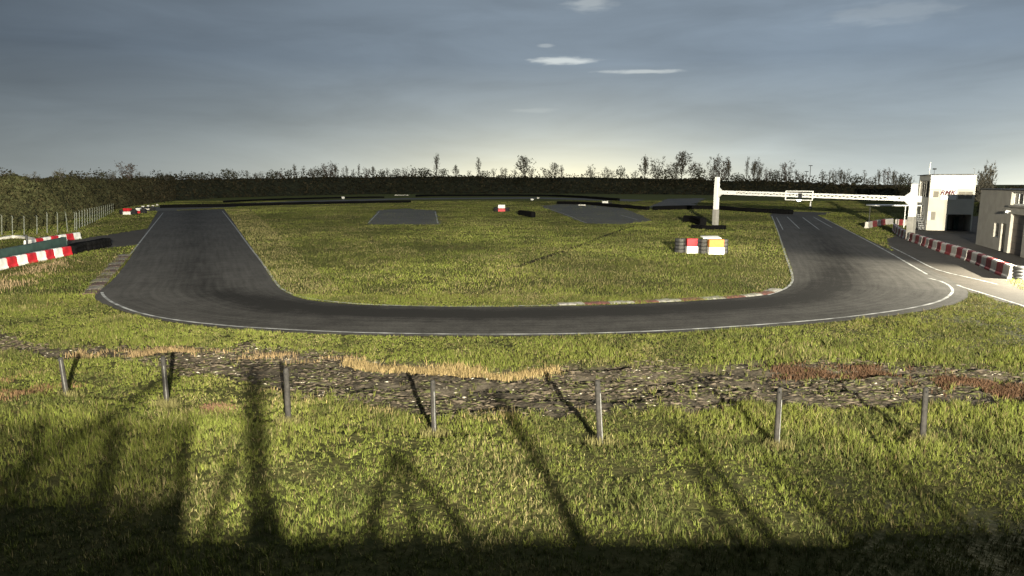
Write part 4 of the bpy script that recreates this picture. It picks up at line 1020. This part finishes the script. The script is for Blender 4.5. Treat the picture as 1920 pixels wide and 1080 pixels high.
TL = [(30, 326, 16, 'round'), (60, 329, 14, 'sapling'), (76, 325, 12, 'sapling'), (118, 319, 16, 'fan'), (143, 326, 14, 'round'), (170, 329, 14, 'sapling'), (195, 325, 16, 'round'), (215, 321, 16, 'fan'), (240, 306, 28, 'fan'), (266, 324, 16, 'sapling'), (310, 325, 20, 'fan'), (344, 323, 8, 'sapling'), (365, 329, 16, 'round'), (382, 327, 18, 'round'), (400, 328, 14, 'sapling'),
      (428, 319, 18, 'round'), (443, 323, 9, 'round'), (465, 322, 11, 'sapling'), (486, 324, 16, 'fan'), (513, 320, 16, 'round'), (526, 323, 14, 'fan'), (543, 321, 10, 'round'), (555, 310, 9, 'poplar'), (571, 313, 7, 'sapling'), (590, 314, 16, 'fan'), (601, 317, 12, 'round'), (618, 306, 26, 'fan'), (631, 312, 14, 'bare'), (645, 316, 6, 'sapling'), (652, 313, 7, 'poplar'), (664, 319, 9, 'sapling'), (674, 309, 6, 'poplar'), (688, 316, 12, 'fan'), (701, 314, 12, 'bare'), (717, 319, 12, 'round'), (728, 317, 9, 'sapling'), (745, 318, 13, 'round'), (760, 315, 9, 'fan'), (775, 317, 11, 'fan'), (795, 317, 20, 'round'),
      (819, 290, 13, 'poplar'), (832, 318, 14, 'round'), (855, 311, 12, 'bare'), (880, 322, 10, 'sapling'), (898, 298, 11, 'poplar'), (909, 322, 18, 'round'), (926, 318, 12, 'sapling'), (943, 316, 13, 'fan'), (965, 320, 14, 'sapling'), (982, 295, 30, 'bare'), (994, 316, 12, 'fan'), (1025, 317, 14, 'fan'), (1040, 308, 18, 'bare'), (1053, 312, 8, 'poplar'), (1100, 321, 10, 'sapling'), (1108, 311, 12, 'fan'), (1133, 317, 10, 'sapling'), (1142, 315, 12, 'fan'), (1163, 313, 13, 'round'), (1190, 322, 14, 'sapling'),
      (1208, 294, 22, 'bare'), (1230, 297, 22, 'fan'), (1247, 318, 24, 'round'), (1263, 298, 20, 'fan'), (1277, 287, 34, 'bare'), (1299, 305, 22, 'fan'), (1310, 317, 18, 'round'), (1335, 297, 18, 'fan'), (1350, 293, 28, 'fan'), (1364, 303, 14, 'bare'), (1381, 326, 18, 'round'), (1398, 296, 8, 'poplar'), (1412, 303, 22, 'bare'), (1421, 299, 14, 'fan'), (1437, 317, 14, 'fan'), (1452, 321, 14, 'round'), (1463, 324, 12, 'sapling'), (1474, 304, 20, 'fan'), (1490, 321, 14, 'sapling'), (1499, 324, 12, 'fan'),
      (1540, 324, 14, 'sapling'), (1553, 321, 10, 'sapling'), (1562, 317, 12, 'fan'), (1573, 321, 10, 'bare'), (1583, 319, 11, 'fan'), (1600, 328, 18, 'round'), (1617, 321, 9, 'sapling'), (1631, 329, 16, 'fan'), (1645, 320, 9, 'poplar'), (1660, 316, 14, 'fan'), (1672, 322, 14, 'bare'), (1681, 325, 16, 'fan'), (1692, 328, 16, 'round'), (1704, 332, 14, 'sapling')]
first_used = set()
def place_tree(kind, loc, wd, hgt, label, group, var):
    key = (kind, var)
    if key not in PROTO: PROTO[key] = tree_proto(kind, var + {'fan': 10, 'bare': 20, 'poplar': 30, 'round': 41, 'sapling': 50}[kind])
    rz = random.random() * 6.28
    if key not in first_used: first_used.add(key); o = PROTO[key]; o.location = loc; o.rotation_euler = (0, 0, rz)
    else: o = dup(PROTO[key], loc, rz)
    o.scale = (wd, wd, hgt); o['label'] = label
    if group: o['group'] = group
    return o
for i, (px, yt, wpx, kind) in enumerate(TL):
    yt -= 2; wpx *= 1.3
    p, D = bank_at(px, random.uniform(.9, 1.0)); t = At(px, yt, p.y); k = CNT.get(kind, 0); CNT[kind] = k + 1
    place_tree(kind, p - Vector((0, 0, .5)), wpx * 1.15 * p.y / FPX, t.z - p.z + .6, f'{KN[kind][0]} on the embankment crest, {nth(k)} such from the left', 'trees along the embankment crest', i % 3)
# low thicket in front of and between the crest trees, one mass
pts = []; sz = []; cc = []
for k in range(9000):
    px = random.uniform(-60, 1705); p, D = bank_at(px, random.uniform(.88, 1.03))
    hn = float(fbm(np.array([px]), np.array([0.]), 34, 171, 4)[0]); up = random.random() ** 1.6 * max(0, hn - .30) * D * .042
    pts.append((p.x, p.y, p.z + up)); sz.append((.10 + D * .0010) * random.uniform(.5, 1.3)); cc.append(np.array((.034, .031, .02)) * random.uniform(.6, 1.4))
stuff(leaf_cloud('shrubbery', np.array(pts), np.array(sz), np.array(cc), M_scrub))
# trees behind the buildings
p = Vector((At(1846, 350, 118).x, 118, 0)); t = At(1846, 304, 118)
place_tree('fan', p, 40 * 118 / FPX, t.z, 'broad bare tree rising behind the gap between the two buildings', None, 5)
p = Vector((At(1890, 350, 110).x, 110, 0)); t = At(1890, 352, 110)
place_tree('round', p, 30 * 110 / FPX, t.z, 'dark rounded tree top showing over the workshop roof', None, 0)

# ------------------------------------------------------------------ behind the camera: floodlight masts and unseen casters added for the foreground shadows
def mast(loc, aim, label):
    o = thing('floodlight_mast', label, 'floodlight', (loc[0], loc[1], 0))
    d = (Vector(aim) - Vector(loc)); d.z = 0; d.normalize(); bk = -d * 1.2
    b = MB(); b.tube(bk, bk + Vector((0, 0, loc[2] + .6)), .16, .10, 10); b.build('pole', M_steel, o)
    sdv = Vector((-d.y, d.x, 0))
    for k in (-1, 0, 1):
        c = bk + sdv * k * .8 + Vector((0, 0, loc[2])); b = MB(); b.obox(c - sdv * .3 + d * .15, sdv * .6, d * .25, Vector((0, 0, .45))); b.build('lamp_head', M_dark, o, bevel=.03)
    b = MB(); bar(b, bk + sdv * -1.3 + Vector((0, 0, loc[2] + .2)), bk + sdv * 1.3 + Vector((0, 0, loc[2] + .2)), .1, .1); b.build('crossbar', M_steel, o)
    return o
mast(LAMP, (2, 40, 0), 'tall floodlight mast behind the viewpoint lighting the circuit')
mast(LAMP2, (26, 33, 0), 'lower floodlight mast beside the pit lighting the barrier end')
YC = -3.0
def cast(px, py):
    g = G(px, py); g.z = 0; t = (YC - LAMP.y) / (g.y - LAMP.y); return LAMP.lerp(g, t)
sc = thing('shadow_scaffold', 'unseen steel scaffold behind the viewpoint, posts and diagonal braces shaped for their cast shadows', 'scaffold', (0, YC, 0))  # unseen frame, bars laid out from the ground shadows they cast
off = Vector((0, YC, 0))
for pa, pb, wd, nm in (((470, 1000), (474, 690), .24, 'post'), ((1078, 1010), (930, 730), .15, 'brace'), ((868, 990), (735, 840), .12, 'brace'), ((688, 990), (735, 842), .10, 'brace'), ((777, 995), (738, 850), .09, 'brace'), ((1238, 1000), (1262, 790), .10, 'post'), ((1350, 1000), (1288, 860), .09, 'brace'), ((392, 990), (440, 850), .10, 'brace'), ((525, 990), (488, 880), .10, 'brace'), ((222, 960), (226, 790), .17, 'post'), ((-20, 920), (330, 700), .09, 'brace')):
    a, c = cast(*pa) - off, cast(*pb) - off
    if nm == 'post': a = Vector((a.x, 0, 0))
    b = MB(); b.tube(a, c, wd / 2 * .9, wd / 2 * .9, 8); b.build(nm, M_steel, sc)
a, c = cast(-900, 994), cast(2400, 994)
sh = thing('shadow_shed', 'long low unseen shed added behind the viewpoint to shade the near grass', 'shed', (0, YC, 0))  # unseen, added to cast the dark band over the nearest grass
b = MB(); b.obox((a.x, -2.4, 0), (c.x - a.x, 0, 0), (0, 2.4, 0), (0, 0, a.z - .06)); b.build('wall', M_render, sh)
b = MB(); b.obox((a.x - .1, -2.5, a.z - .057), (c.x - a.x + .2, 0, 0), (0, 2.5, 0), (0, 0, .057)); b.build('roof', M_dark, sh)
def shade_screen(px0, px1, py_top, py_solid, fill0, fill1, label):
    """unseen board screen added to dim the ground, in the scaffold plane: close boards low down, gaps widening towards the top"""
    a, c = cast(px0, py_top), cast(px1, py_top); zs_, zt_ = cast(px1, py_solid).z, c.z
    o = thing('shade_screen', label, 'screen', (0, YC - .08, 0)); b = MB(); z = .02; n = 0
    while z < zt_:
        f = 1.0 if z < zs_ else fill0 + (fill1 - fill0) * (z - zs_) / max(.1, zt_ - zs_)
        b.obox((a.x, 0, z), (c.x - a.x, 0, 0), (0, .02, 0), (0, 0, .046 * f)); z += .05
    n = 5
    for k in range(n): b.obox((a.x + (c.x - a.x - .06) * k / (n - 1), .022, 0), (.06, 0, 0), (0, .04, 0), (0, 0, zt_))
    b.build('boards', M_wood, o)
shade_screen(-700, 366, 775, 935, .72, .45, 'unseen slatted board screen added for shade behind the viewpoint on the left')  # added to half-shade the lower left grass
shade_screen(1400, 2300, 845, 985, .62, .12, 'unseen slatted board screen added for shade behind the viewpoint on the right')  # added to dim the lower right grass
